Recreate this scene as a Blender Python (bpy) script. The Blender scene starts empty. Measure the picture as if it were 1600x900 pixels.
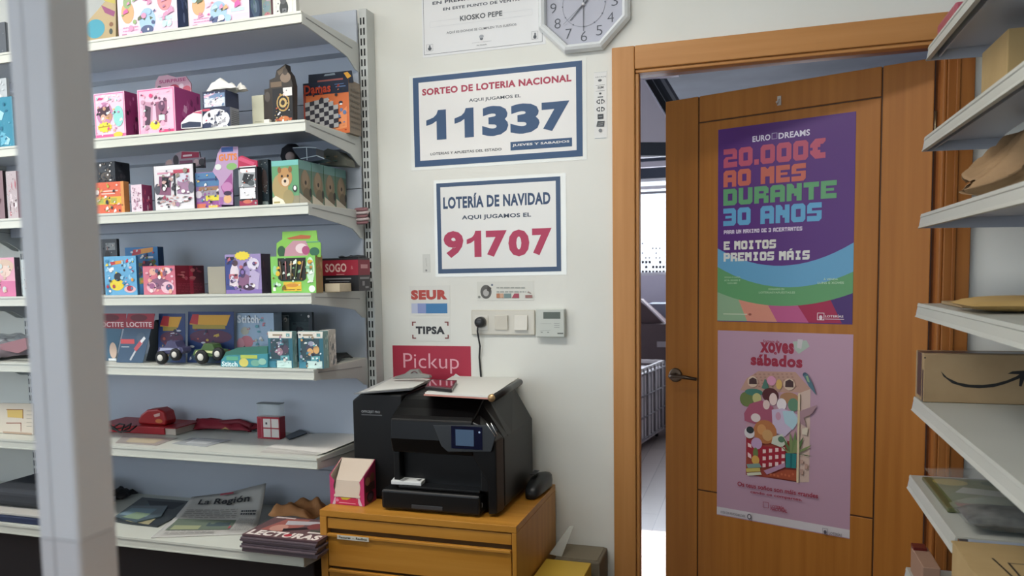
import bpy, math, random
from math import sin, cos, pi, radians, sqrt
from mathutils import Vector, Matrix

S = bpy.context.scene
COL = S.collection
# ------------------------------------------------------------------ camera
YAW, PITCH, ROLL = radians(19.36486), radians(-4.63330), radians(-1.12423)
FPX, CX, CY, H = 1287.1, 728.1, 531.7, 1.42
def _rot(yaw, pitch, roll):
    cy, sy, cp, sp, cr, sr = cos(yaw), sin(yaw), cos(pitch), sin(pitch), cos(roll), sin(roll)
    Rz = Matrix(((cy, sy, 0), (-sy, cy, 0), (0, 0, 1)))
    Rx = Matrix(((1, 0, 0), (0, cp, sp), (0, -sp, cp)))
    B = Matrix(((1, 0, 0), (0, 0, 1), (0, -1, 0)))
    Ry = Matrix(((cr, sr, 0), (-sr, cr, 0), (0, 0, 1)))
    return Ry @ B @ Rx @ Rz
RM = _rot(YAW, PITCH, ROLL)
RT = RM.transposed()
EYE = Vector((0, 0, H))
cam_d = bpy.data.cameras.new('camera')
cam = bpy.data.objects.new('camera', cam_d)
COL.objects.link(cam)
cam.matrix_world = Matrix.Translation(EYE) @ RT.to_4x4()
cam_d.sensor_width = 36
cam_d.lens = FPX / 1600 * 36
cam_d.shift_x = (800 - CX) / 1600
cam_d.shift_y = (CY - 450) / 1600
cam_d.clip_start = .02
cam_d.dof.use_dof = True
cam_d.dof.focus_distance = 2.6
cam_d.dof.aperture_fstop = 5.0
S.camera = cam
# ------------------------------------------------------------------ world and light
W = bpy.data.worlds.new('world'); S.world = W; W.use_nodes = True
bg = W.node_tree.nodes['Background']
bg.inputs[0].default_value = (.80, .90, 1, 1); bg.inputs[1].default_value = 2.6
def light(name, kind, loc, aim, power, color=(1, 1, 1), size=(1, 1), **k):
    d = bpy.data.lights.new(name, kind); o = bpy.data.objects.new(name, d); COL.objects.link(o)
    o.location = loc
    o.rotation_euler = (Vector(aim) - Vector(loc)).to_track_quat('-Z', 'Y').to_euler()
    d.energy = power; d.color = color
    if kind == 'AREA':
        d.shape = 'RECTANGLE'; d.size, d.size_y = size
    for a, b in k.items(): setattr(d, a, b)
    return o
light('ceiling_panel_light', 'AREA', (-1.0, 1.35, 2.755), (-1.0, 1.351, 0), 24.5, (1, .97, .91), (1.2, .3))
light('ceiling_panel_light', 'AREA', (-2.6, 1.35, 2.755), (-2.6, 1.351, 0), 20, (1, .97, .91), (1.2, .3))
light('shop_window_light', 'AREA', (-2.2, -2.9, 1.75), (-1.6, 2.6, 1.7), 23, (.70, .84, 1), (3.4, 1.7))
light('side_window_light', 'AREA', (-4.8, .2, 1.8), (-1, 1.8, 1.5), 17, (.70, .84, 1), (2.4, 1.5))
light('stockroom_sun', 'SUN', (-5, 4, 6), (-5 + .8, 4, 6 - .6), 24, (1, .97, .92), angle=.009)
light('stockroom_window_light', 'AREA', (-.6, 8.1, 1.75), (-.5, 4, .6), 60, (.84, .9, 1), (2.4, .9))
S.view_settings.view_transform = 'Standard'
S.view_settings.look = 'None'
S.view_settings.gamma = 1
S.view_settings.use_curve_mapping = False
S.view_settings.exposure = .04

# ------------------------------------------------------------------ pixel rays
def ray(px, py):
    return RT @ Vector(((px - CX) / FPX, -(py - CY) / FPX, -1))
def onY(px, py, y):
    r = ray(px, py); return EYE + r * (y / r.y)
def onZ(px, py, z):
    r = ray(px, py); return EYE + r * ((z - H) / r.z)
def onX(px, py, x):
    r = ray(px, py); return EYE + r * (x / r.x)
class Plane:
    def __init__(s, O, u, v=(0, 0, 1)):
        s.O = Vector(O); s.u = Vector(u).normalized(); s.v = Vector(v).normalized(); s.n = s.u.cross(s.v)
    def hit(s, px, py):
        r = ray(px, py); return EYE + r * ((s.O - EYE).dot(s.n) / r.dot(s.n))
    def uv(s, px, py):
        p = s.hit(px, py) - s.O; return (p.dot(s.u), p.dot(s.v))
    def w(s, a, b, off=0): return s.O + s.u * a + s.v * b + s.n * off
D = 2.676
WALL = Plane((0, D, 0), (1, 0, 0))
def front(y): return Plane((0, y, 0), (1, 0, 0))

# ------------------------------------------------------------------ materials
def lin(c):
    if isinstance(c, str) and c[0] == '#':
        c = [int(c[i:i + 2], 16) / 255 for i in (1, 3, 5)]
    elif isinstance(c, str):
        c = [int(c[i:i + 2], 16) / 255 for i in (0, 2, 4)]
        g_ = .3 * c[0] + .6 * c[1] + .1 * c[2]; c = [v * .83 + g_ * .17 for v in c]
    return tuple((v / 12.92 if v <= .04045 else ((v + .055) / 1.055) ** 2.4) for v in c) + (1,)
_m = {}
def pm(c, rough=.55, metal=0, spec=.4, trans=0, alpha=1, emit=0, coat=0):
    k = (c, rough, metal, spec, trans, alpha, emit, coat)
    if k in _m: return _m[k]
    m = bpy.data.materials.new('paint_' + str(c)); m.use_nodes = True
    b = m.node_tree.nodes['Principled BSDF']
    b.inputs['Base Color'].default_value = lin(c)
    b.inputs['Roughness'].default_value = rough
    b.inputs['Metallic'].default_value = metal
    b.inputs['Specular IOR Level'].default_value = spec
    b.inputs['Transmission Weight'].default_value = trans
    b.inputs['Alpha'].default_value = alpha
    b.inputs['Coat Weight'].default_value = coat
    if emit:
        b.inputs['Emission Color'].default_value = lin(c); b.inputs['Emission Strength'].default_value = emit
    _m[k] = m; return m
def noisy(name, c1, c2, scale=(3, 3, 3), rough=.6, detail=4, bump=0, nscale=1, lo=.35, hi=.65, metal=0, coat=0, spec=.4):
    m = bpy.data.materials.new(name); m.use_nodes = True
    nt = m.node_tree; b = nt.nodes['Principled BSDF']
    tc = nt.nodes.new('ShaderNodeTexCoord'); mp = nt.nodes.new('ShaderNodeMapping')
    nz = nt.nodes.new('ShaderNodeTexNoise'); cr = nt.nodes.new('ShaderNodeValToRGB')
    geo = nt.nodes.new('ShaderNodeNewGeometry')
    nt.links.new(geo.outputs['Position'], mp.inputs[0]); nt.links.new(mp.outputs[0], nz.inputs[0])
    mp.inputs['Scale'].default_value = scale
    nz.inputs['Scale'].default_value = nscale; nz.inputs['Detail'].default_value = detail
    cr.color_ramp.elements[0].color = lin(c1); cr.color_ramp.elements[1].color = lin(c2)
    cr.color_ramp.elements[0].position = lo; cr.color_ramp.elements[1].position = hi
    nt.links.new(nz.outputs[0], cr.inputs[0]); nt.links.new(cr.outputs[0], b.inputs['Base Color'])
    b.inputs['Roughness'].default_value = rough; b.inputs['Metallic'].default_value = metal
    b.inputs['Coat Weight'].default_value = coat; b.inputs['Specular IOR Level'].default_value = spec
    if bump:
        bp = nt.nodes.new('ShaderNodeBump'); bp.inputs['Strength'].default_value = bump; bp.inputs['Distance'].default_value = .002
        nt.links.new(nz.outputs[0], bp.inputs['Height']); nt.links.new(bp.outputs[0], b.inputs['Normal'])
    return m
def tiles(name, ax, c1, c2, mortar, w, h, rough=.5, ang=0):
    m = bpy.data.materials.new(name); m.use_nodes = True
    nt = m.node_tree; b = nt.nodes['Principled BSDF']
    geo = nt.nodes.new('ShaderNodeNewGeometry'); mp = nt.nodes.new('ShaderNodeMapping'); br = nt.nodes.new('ShaderNodeTexBrick')
    nt.links.new(geo.outputs['Position'], mp.inputs[0]); nt.links.new(mp.outputs[0], br.inputs[0])
    mp.inputs['Rotation'].default_value = (0, 0, ang)
    br.inputs['Scale'].default_value = 1; br.inputs['Brick Width'].default_value = w; br.inputs['Row Height'].default_value = h
    br.inputs['Mortar Size'].default_value = .002
    br.inputs['Color1'].default_value = lin(c1); br.inputs['Color2'].default_value = lin(c2); br.inputs['Mortar'].default_value = lin(mortar)
    nt.links.new(br.outputs[0], b.inputs['Base Color']); b.inputs['Roughness'].default_value = rough
    return m
M_wall = noisy('white_wall_paint', 'dcdcd2', 'e4e4dc', (1, 1, 1), .7, 5, .05, 1.6, spec=.2)
M_wall2 = noisy('stockroom_paint', 'c9c3d2', 'd6d0dc', (1, 1, 1), .8, 3)
M_ceil = noisy('ceiling_paint', 'd8d8d4', 'e0e0dc', (1, 1, 1), .9, 3)
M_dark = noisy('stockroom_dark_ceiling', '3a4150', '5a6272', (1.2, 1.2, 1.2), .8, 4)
M_floor = tiles('grey_floor_tiles', 0, '5c5046', '66584c', '403832', .45, .45)
M_lam = tiles('laminate_floor', 0, '8a7c76', '9a8c86', '5a504c', 1.2, .13, .3, pi / 2)
M_oakV = noisy('cherry_veneer_upright', '#8c5424', '#a26834', (34, 34, 1.6), .42, 5, .03, 1, .3, .7, spec=.25)
M_oakH = noisy('cherry_veneer_level', '#8c5424', '#a26834', (1.6, 34, 34), .42, 5, .03, 1, .3, .7, spec=.25)
M_leafV = noisy('door_veneer', '#a26628', '#b27432', (38, 38, 1.5), .42, 5, .03, 1, .3, .7, spec=.25)
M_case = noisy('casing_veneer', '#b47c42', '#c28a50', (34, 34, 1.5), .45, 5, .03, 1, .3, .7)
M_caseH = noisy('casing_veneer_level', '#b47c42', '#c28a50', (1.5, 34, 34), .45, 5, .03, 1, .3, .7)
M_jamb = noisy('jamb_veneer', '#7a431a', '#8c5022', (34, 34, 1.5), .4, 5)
M_cabV = noisy('cabinet_veneer_upright', '#ac7424', '#c08838', (34, 34, 2), .4, 5, .03, 1, .3, .7)
M_cabH = noisy('cabinet_veneer_level', '#ac7424', '#c08838', (2, 34, 34), .4, 5, .03, 1, .3, .7)
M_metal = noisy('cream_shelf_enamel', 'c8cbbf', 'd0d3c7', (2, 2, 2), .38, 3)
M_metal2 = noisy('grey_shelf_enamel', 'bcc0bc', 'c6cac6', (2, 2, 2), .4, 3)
M_panel = noisy('shaded_back_panel_enamel', 'b4bdca', 'bcc5d2', (1, 1, 1), .45, 3)  # blue of the shaded shelf backs is put into this colour
M_under = noisy('shaded_sheet_enamel', 'acb6c8', 'b4bed0', (1, 1, 1), .42, 3)  # bluish shade below the boards is mixed into the enamel colour
M_alu = noisy('post_aluminium', 'c6c5c9', 'cecdd1', (6, 6, .6), .5, 3, metal=0, spec=.5)
M_card = noisy('cardboard', '9a7c54', 'a88a60', (8, 8, 8), .85, 5)
M_card2 = noisy('cardboard_light', 'b09058', 'bc9c64', (6, 6, 6), .85, 5)
M_kraft = noisy('kraft_paper', '93704a', 'aa8459', (9, 9, 9), .75, 5, .3)
M_black = pm('08090a', .42, spec=.35)
M_blackm = pm('17181a', .6)
M_slot = pm('1a1c1e', .9)
M_clear = pm('e8f0f0', .12, alpha=.22, spec=.8)
M_paper = pm('d8d8d2', .8, spec=.1)

# ------------------------------------------------------------------ mesh helpers
LOC = {}
class MB:
    def __init__(s): s.v = []; s.f = []; s.mi = []; s.mats = []; s.sm = []
    def m(s, mat):
        if mat not in s.mats: s.mats.append(mat)
        return s.mats.index(mat)
    def add(s, vs, fs, mat, smooth=False):
        b = len(s.v); s.v += [Vector(v) for v in vs]; i = s.m(mat)
        for f in fs: s.f.append([b + k for k in f]); s.mi.append(i); s.sm.append(smooth)
        return s
    def box(s, x0, x1, y0, y1, z0, z1, mat, X=None):
        vs = [Vector((x, y, z)) for z in (z0, z1) for y in (y0, y1) for x in (x0, x1)]
        if X is not None: vs = [X @ v for v in vs]
        return s.add(vs, [(0, 2, 3, 1), (4, 5, 7, 6), (0, 1, 5, 4), (2, 6, 7, 3), (0, 4, 6, 2), (1, 3, 7, 5)], mat)
    def prism(s, pts, ext, mat, smooth=False):
        n = len(pts); e = Vector(ext); P = [Vector(p) for p in pts]
        nn = Vector((0, 0, 0))
        for i in range(n): nn += P[i].cross(P[(i + 1) % n])
        if nn.dot(e) > 0: P.reverse()
        vs = P + [p + e for p in P]
        return s.add(vs, [tuple(range(n)), tuple(range(2 * n - 1, n - 1, -1))] + [((i + 1) % n, i, n + i, n + (i + 1) % n) for i in range(n)], mat, smooth)
    def tube(s, path, r, mat, n=10, cap=True):
        P = [Vector(p) for p in path]; rs = r if isinstance(r, (list, tuple)) else [r] * len(P)
        rings = []; up = Vector((0, 0, 1))
        for i, p in enumerate(P):
            t = (P[min(i + 1, len(P) - 1)] - P[max(i - 1, 0)]).normalized()
            a = up - t * up.dot(t)
            if a.length < .05: a = Vector((1, 0, 0)) - t * t.x
            a.normalize(); b = t.cross(a); up = a
            rings.append([p + (a * cos(2 * pi * k / n) + b * sin(2 * pi * k / n)) * rs[i] for k in range(n)])
        vs = [v for R_ in rings for v in R_]; fs = []
        for i in range(len(P) - 1):
            for k in range(n):
                fs.append((i * n + k, i * n + (k + 1) % n, (i + 1) * n + (k + 1) % n, (i + 1) * n + k))
        if cap: fs += [tuple(range(n - 1, -1, -1)), tuple(range((len(P) - 1) * n, len(P) * n))]
        return s.add(vs, fs, mat, True)
    def lathe(s, c, axis, prof, mat, n=24):
        """prof: list of (distance along axis, radius)"""
        a = Vector(axis).normalized(); x = a.orthogonal().normalized(); y = a.cross(x); c = Vector(c); vs = []; fs = []
        for t, r in prof:
            for k in range(n): vs.append(c + a * t + (x * cos(2 * pi * k / n) + y * sin(2 * pi * k / n)) * max(r, 1e-5))
        for i in range(len(prof) - 1):
            for k in range(n): fs.append((i * n + k, i * n + (k + 1) % n, (i + 1) * n + (k + 1) % n, (i + 1) * n + k))
        fs += [tuple(range(n - 1, -1, -1)), tuple(range((len(prof) - 1) * n, len(prof) * n))]
        return s.add(vs, fs, mat, True)
    def grid(s, fn, nu, nv, mat, smooth=True, thick=0):
        vs = [Vector(fn(i / nu, j / nv)) for j in range(nv + 1) for i in range(nu + 1)]
        fs = [(j * (nu + 1) + i, j * (nu + 1) + i + 1, (j + 1) * (nu + 1) + i + 1, (j + 1) * (nu + 1) + i) for j in range(nv) for i in range(nu)]
        return s.add(vs, fs, mat, smooth)
    def build(s, name, parent=None, loc=None, bevel=0, solid=0, seg=2, sub=0):
        me = bpy.data.meshes.new(name)
        o = bpy.data.objects.new(name, me); COL.objects.link(o)
        if parent is not None:
            o.parent = parent; base = LOC[parent]
        else:
            base = Vector(loc) if loc is not None else sum(s.v, Vector()) / max(1, len(s.v))
            o.location = base
        LOC[o] = base
        me.from_pydata([v - base for v in s.v], [], s.f)
        for m in s.mats: me.materials.append(m)
        me.polygons.foreach_set('material_index', s.mi)
        me.polygons.foreach_set('use_smooth', s.sm)
        me.update()
        if sub:
            q = o.modifiers.new('subdivision', 'SUBSURF'); q.levels = q.render_levels = sub
        if solid:
            q = o.modifiers.new('solid', 'SOLIDIFY'); q.thickness = solid; q.offset = 0
        if bevel:
            q = o.modifiers.new('bevel', 'BEVEL'); q.width = bevel; q.segments = seg; q.limit_method = 'ANGLE'; q.angle_limit = radians(40)
        return o
def tag(o, label=None, cat=None, group=None, kind=None):
    if label: o['label'] = label
    if cat: o['category'] = cat
    if group: o['group'] = group
    if kind: o['kind'] = kind
    return o
def root(name, label, cat, loc, group=None, kind=None):
    o = bpy.data.objects.new(name, None); COL.objects.link(o); o.location = loc; LOC[o] = Vector(loc)
    o.empty_display_size = .02
    return tag(o, label, cat, group, kind)
def box1(name, b, mat, parent=None, bevel=0, label=None, cat=None, kind=None, group=None):
    o = MB().box(*b, mat).build(name, parent, loc=((b[0] + b[1]) / 2, (b[2] + b[3]) / 2, b[4]) if parent is None else None, bevel=bevel)
    return tag(o, label, cat, group, kind)
def copy_tree(o, off, label=None):
    c = o.copy(); COL.objects.link(c); c.location = o.location + Vector(off); LOC[c] = LOC[o] + Vector(off)
    if label: c['label'] = label
    for ch in [x for x in o.children]:
        d = ch.copy(); COL.objects.link(d); d.parent = c; LOC[d] = LOC[c]
    return c

# ------------------------------------------------------------------ flat print
_tx = {}
def text_geo(txt, wgt=0, shear=0):
    if txt == '1' and wgt > .03: return ([(.52, 0), (1, 0), (1, 1), (.60, 1), (.52, .86), (.36, .76), (.0, .68), (.0, .50), (.30, .55), (.52, .64)], [tuple(range(10))])
    k = (txt, wgt, shear)
    if k in _tx: return _tx[k]
    cu = bpy.data.curves.new('t', 'FONT'); cu.body = txt; cu.offset = wgt; cu.resolution_u = 3; cu.shear = shear
    if wgt > .02: cu.space_character = 1 + wgt * 2
    ob = bpy.data.objects.new('t', cu); COL.objects.link(ob)
    dg = bpy.context.evaluated_depsgraph_get(); me = ob.evaluated_get(dg).to_mesh()
    vs = [(v.co.x, v.co.y) for v in me.vertices]; fs = [tuple(p.vertices) for p in me.polygons]
    ob.evaluated_get(dg).to_mesh_clear(); bpy.data.objects.remove(ob); bpy.data.curves.remove(cu)
    x0 = min(v[0] for v in vs); x1 = max(v[0] for v in vs); y0 = min(v[1] for v in vs); y1 = max(v[1] for v in vs)
    vs = [((x - x0) / (x1 - x0), (y - y0) / (y1 - y0)) for x, y in vs]
    _tx[k] = (vs, fs); return _tx[k]
GL = {
'A': '.####. ###### ##..## ###### ###### ##..## ##..##', 'O': '.####. ###### ##..## ##..## ##..## ###### .####.',
'0': '.####. ###### ##..## ##..## ##..## ###### .####.', 'M': '##..## ###### ###### ###### ##..## ##..## ##..##',
'E': '###### ###### ##.... #####. ##.... ###### ######', 'S': '.##### ###### ##.... ###### ....## ###### #####.',
'D': '#####. ###### ##..## ##..## ##..## ###### #####.', 'U': '##..## ##..## ##..## ##..## ##..## ###### .####.',
'R': '#####. ###### ##..## #####. ###### ##..## ##..##', 'N': '##..## ###.## ###### ###### ##.### ##..## ##..##',
'T': '###### ###### ..##.. ..##.. ..##.. ..##.. ..##..', 'P': '#####. ###### ##..## ###### #####. ##.... ##....',
'I': '.####. .####. ..##.. ..##.. ..##.. .####. .####.', 'X': '##..## ##..## .####. ..##.. .####. ##..## ##..##',
'C': '.##### ###### ##.... ##.... ##.... ###### .#####', '2': '#####. ###### ....## .##### ##.... ###### ######',
'3': '#####. ###### ....## .##### ....## ###### #####.', '.': '...... ...... ...... ...... ...... .##... .##...',
'e': '..#### .####. ####.. .##... ####.. .##### ..####', '-': '...... ...... ...... ####.. ...... ...... ......', ' ': ''}
def block_geo(txt):
    vs = []; fs = []; x = 0; W_ = {'.': 2, ' ': 3, '-': 4}
    for ch in txt:
        ac = ch == 'Á'; g = GL['A' if ac else ch].split(); w = W_.get(ch, 6)
        def quad(p):
            b = len(vs); vs.extend(p); fs.append(tuple(range(b, b + len(p))))
        off = 1 if ch == '.' else 0
        for r, row in enumerate(g):
            c = 0
            while c < 6:
                if row[c] == '#':
                    e = c
                    while e < 6 and row[e] == '#': e += 1
                    quad([(x + c - off, 6 - r), (x + e - off, 6 - r), (x + e - off, 7 - r), (x + c - off, 7 - r)]); c = e
                else: c += 1
            if ch in '.-': continue
            F = lambda rr, cc: 0 <= rr < 7 and 0 <= cc < 6 and g[rr][cc] == '#'
            for c in range(6):
                if row[c] == '#': continue
                for dr, dc in ((1, 1), (1, -1), (-1, 1), (-1, -1)):
                    if F(r + dr, c) and F(r, c + dc) and not F(r - dr, c) and not F(r, c - dc) and (r in (0, 6) or c in (0, 5)):
                        cx_ = x + c + (1 if dc > 0 else 0); cy_ = 7 - r - (1 if dr > 0 else 0); ox_ = x + c + (0 if dc > 0 else 1); oy_ = 7 - r - (0 if dr > 0 else 1)
                        quad([(cx_, cy_), (ox_, cy_), (cx_, oy_)])
        if ac: quad([(x + 2, 7.4), (x + 4, 7.4), (x + 5, 8.7), (x + 3, 8.7)])
        x += w + .7
    x -= .7
    return [(a / x, b / 7) for a, b in vs], fs
ZMIN = [0]
def decal(name, parent, pl, shapes, off=.0004, mode='px', frame=None, rough=.5, label=None):
    """flat print: thin coloured shapes just above a surface. mode 'px' reads positions off the photograph's frame onto the plane,
    mode 'n' takes 0..1 within frame=(u0,v0,u1,v1)"""
    mb = MB()
    if mode == 'px':
        def mp(x, y):
            u, v = pl.uv(x, y)
            return (u, max(v, ZMIN[0] + .0018) if pl.v.z > .9 else v)
    else:
        u0, v0, u1, v1 = frame; mp = lambda x, y: (u0 + (u1 - u0) * (x if (u1 - u0, v1 - v0) == (1, 1) else min(max(x, 0), 1)), v0 + (v1 - v0) * max(y, .004 if v1 - v0 != 1 else -9))
    step = .00006
    for i, sh in enumerate(shapes):
        k = sh[0]; o_ = off + step * i
        if k in 'RET BSF'.replace(' ', '') and k != 'P':
            if k in 'TB': a = mp(sh[2], sh[3]); b = mp(sh[4], sh[5]); c = sh[6]
            else: a = mp(sh[1], sh[2]); b = mp(sh[3], sh[4]); c = sh[5]
            sc = lambda p: pl.w(a[0] + (b[0] - a[0]) * p[0], a[1] + (b[1] - a[1]) * p[1], o_)
        if k == 'R': mb.add([sc(p) for p in ((0, 0), (1, 0), (1, 1), (0, 1))], [(0, 1, 2, 3)], pm(c, rough))
        elif k == 'F':      # rectangular outline, width in metres
            w = sh[6]; U, V = abs(b[0] - a[0]), abs(b[1] - a[1]); x, y = w / U, w / V
            mb.add([sc(p) for p in ((0, 0), (1, 0), (1, 1), (0, 1), (x, y), (1 - x, y), (1 - x, 1 - y), (x, 1 - y))],
                   [(0, 1, 5, 4), (1, 2, 6, 5), (2, 3, 7, 6), (3, 0, 4, 7)], pm(c, rough))
        elif k == 'E':
            n = 20; mb.add([sc((.5 + .5 * cos(2 * pi * t / n), .5 + .5 * sin(2 * pi * t / n))) for t in range(n)], [tuple(range(n))], pm(c, rough))
        elif k == 'S':      # star burst
            n = 24; mb.add([sc((.5 + (.5 if t % 2 else .4) * cos(2 * pi * t / n), .5 + (.5 if t % 2 else .4) * sin(2 * pi * t / n))) for t in range(n)], [tuple(range(n))], pm(c, rough))
        elif k == 'P':
            pts = [mp(*p) for p in sh[1]]; mb.add([pl.w(p[0], p[1], o_) for p in pts], [tuple(range(len(pts)))], pm(sh[2], rough))
        elif k == 'L':
            pts = [Vector(mp(*p)) for p in sh[1]]; w = sh[2] / 2
            for p, q in zip(pts, pts[1:]):
                d = (q - p); d = d.normalized() if d.length else Vector((1, 0)); nn = Vector((-d.y, d.x)) * w; d = d * w * .5
                mb.add([pl.w(*(t), o_) for t in (p - d + nn, p - d - nn, q + d - nn, q + d + nn)], [(0, 1, 2, 3)], pm(sh[3], rough))
        elif k in 'TB':
            vs, fs = text_geo(sh[1], sh[7] if len(sh) > 7 else 0, sh[8] if len(sh) > 8 else 0) if k == 'T' else block_geo(sh[1])
            mb.add([sc(p) for p in vs], fs, pm(c, rough))
    o = mb.build(name, parent)
    if label: o['label'] = label
    return o
def arc(cx, cy, rx, ry, a0, a1, n=14):
    return [(cx + rx * cos(radians(a0 + (a1 - a0) * i / n)), cy + ry * sin(radians(a0 + (a1 - a0) * i / n))) for i in range(n + 1)]
def busy(seed, cols, n, x0=0.06, y0=.06, x1=.94, y1=.94, a=.08, b=.25):
    r = random.Random(seed); out = []
    for i in range(n):
        w = r.uniform(a, b) * (x1 - x0); h = r.uniform(a, b) * (y1 - y0) * 1.1
        x = r.uniform(x0, x1 - w); y = r.uniform(y0, y1 - h); c = r.choice(cols); t = r.random()
        if t < .45: out.append(('E', x, y, x + w, y + h, c))
        elif t < .65: out.append(('R', x, y, x + w, y + h * .5, c))
        else: out.append(('P', [(x, y + h * r.random() * .4), (x + w * .7, y), (x + w, y + h * .6), (x + w * .3, y + h)], c))
    return out
def lines(x0, y0, x1, y1, n, c, h=.35, seed=1):
    """rows of small unreadable print"""
    r = random.Random(seed); out = []; dy = (y1 - y0) / n
    for i in range(n):
        x = x0; yy = y0 + dy * i
        while x < x1 - .02 * (x1 - x0):
            w = r.uniform(.06, .2) * (x1 - x0); e = min(x + w, x1); out.append(('R', x, yy, e, yy + dy * h, c)); x = e + .03 * (x1 - x0)
    return out

# ------------------------------------------------------------------ the rooms
CEIL = 2.78; XL, XR, YF = -5.2, .86, -3.3
T = .125; YB = D + T
OX0, OX1, OZ = -.36, .503, 2.045     # doorway between casings
def struct(name, b, mat, label=None): return box1(name, b, mat, kind='structure', label=label, cat=None)
struct('floor', (XL, XR, YF, YB, -.06, 0), M_floor, 'grey tiled floor of the kiosk')
struct('floor', (-1.85, 2.2, YB + .0005, 8.6, -.06, 0), M_lam, 'brown laminate floor seen through the gap beside the door')
# the wall with the doorway: one mesh of three pieces
mb = MB()
mb.box(XL, OX0 - .02, D, YB, 0, CEIL, M_wall).box(OX1 + .02, 2.2, D, YB, 0, CEIL, M_wall).box(OX0 - .02, OX1 + .02, D, YB, OZ + .02, CEIL, M_wall)
tag(mb.build('wall_back'), 'white painted wall with lottery signs and the doorway', None, None, 'structure')
struct('wall_right', (XR, XR + .1, YF, D - .0005, 0, CEIL), M_wall, 'white side wall behind the right shelves')
mb = MB()       # left wall with a window opening
mb.box(XL - .1, XL, YF, D, 0, .9, M_wall).box(XL - .1, XL, YF, D, 2.5, CEIL, M_wall).box(XL - .1, XL, YF, -1, .9, 2.5, M_wall).box(XL - .1, XL, 1.4, D, .9, 2.5, M_wall)
tag(mb.build('wall_left'), 'white side wall with the side window, behind the left shelves', None, None, 'structure')
mb = MB()
mb.box(XL, -4, YF - .1, YF, 0, CEIL, M_wall).box(-.4, XR, YF - .1, YF, 0, CEIL, M_wall).box(-4, -.4, YF - .1, YF, 0, .6, M_wall).box(-4, -.4, YF - .1, YF, 2.6, CEIL, M_wall)
tag(mb.build('wall_front'), 'shop front wall with the wide window, behind the viewer', None, None, 'structure')
struct('ceiling', (XL, XR, YF, YB, CEIL, CEIL + .08), M_ceil, 'white kiosk ceiling')
for n_, (x, y) in enumerate(((-1.0, 1.35), (-2.6, 1.35))):
    r_ = root('ceiling_light', ('flat ceiling panel lamp above the counter', 'flat ceiling panel lamp above the toy shelves')[n_], 'lamp', (x, y, 2.762))
    MB().box(x - .62, x + .62, y - .17, y + .17, 2.765, 2.779, M_metal2).build('housing', r_)
    MB().box(x - .6, x + .6, y - .15, y + .15, 2.760, 2.7648, pm('ffffff', emit=1.0)).build('diffuser', r_)

# door casing
def trim(name, pieces, label):
    mb = MB()
    for b, m in pieces: mb.box(*b, m)
    return tag(mb.build(name, bevel=.003), label, None, None, 'structure')
CZ = 2.117
trim('trim_1', [((-.431, OX0, D - .017, D, 0, CZ - .0), M_case)], 'left upright board of the wooden door casing')
trim('trim_2', [((OX0 + .0006, OX1 - .0006, D - .017, D, OZ, CZ), M_caseH)], 'head board of the wooden door casing')
trim('trim_3', [((OX1, OX1 + .066, D - .017, D, 0, CZ), M_oakV), ((OX1 + .02, OX1 + .03, D - .021, D - .017, 0, CZ), M_oakV)], 'right upright board of the wooden door casing')
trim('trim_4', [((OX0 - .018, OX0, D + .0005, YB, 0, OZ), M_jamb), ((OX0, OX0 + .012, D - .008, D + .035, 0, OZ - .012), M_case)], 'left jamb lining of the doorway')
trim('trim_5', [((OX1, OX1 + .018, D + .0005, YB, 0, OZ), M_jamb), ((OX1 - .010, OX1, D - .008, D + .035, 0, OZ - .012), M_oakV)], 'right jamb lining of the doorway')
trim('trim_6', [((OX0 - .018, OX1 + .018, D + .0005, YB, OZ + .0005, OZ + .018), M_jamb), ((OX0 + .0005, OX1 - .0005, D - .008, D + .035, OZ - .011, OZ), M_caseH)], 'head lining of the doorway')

trim('trim_7', [((OX1 - .006, OX1 + .018, 2.847, 2.872, 0, OZ), M_jamb)], 'dark rebate strip added behind the hinge edge of the door against leaking light')  # added to stop light showing through the hinge gap
# door leaf, standing ajar into the back room
TH = radians(21.5)
HP = Vector((.496, 2.806, 0))
LEAF = Plane(HP, (cos(TH), -sin(TH), 0))
uL = LEAF.uv(1040, 400)[0]; uR = -.001; LZ = 2.027
door = root('door_1', None, None, (HP.x, HP.y, 0), kind='structure')
door['label'] = 'cherry veneered door with grooved panels, standing ajar'
def leafbox(name, u0, u1, z0, z1, d0=0, d1=.036, mat=M_leafV, bevel=.0025, par=door):
    pts = [LEAF.w(u0, z0, -d0), LEAF.w(u1, z0, -d0), LEAF.w(u1, z1, -d0), LEAF.w(u0, z1, -d0)]
    return MB().prism(pts, -LEAF.n * (d1 - d0), mat).build(name, par, bevel=bevel)
g = .0022
uA = LEAF.uv(1091, 450)[0]; uB = LEAF.uv(1372, 450)[0]
zT = LEAF.uv(1240, 171)[1]; zB = LEAF.uv(1240, 790)[1]
leafbox('core', uL + .003, uR - .003, .008, LZ - .003, .004, .034, pm('5a3416', .6), 0)
leafbox('stile', uL, uA - g, .006, LZ, 0, .0039)
leafbox('stile', uB + g, uR, .006, LZ, 0, .0039)
leafbox('panel', uA + g, uB - g, zT + g, LZ, 0, .0039)
leafbox('panel', uA + g, uB - g, zB + g, zT - g, 0, .0039)
leafbox('panel', uA + g, uB - g, .006, zB - g, 0, .0039)
hu, hz = LEAF.uv(1056, 586)
mb = MB(); mb.lathe(LEAF.w(hu, hz, .0002), LEAF.n, [(0, .026), (.004, .026), (.008, .022), (.009, .01)], pm('6a5a4a', .35, .9), 28)
rose = mb.build('handle_rose', door); rose['label'] = 'round dull metal rose'
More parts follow.
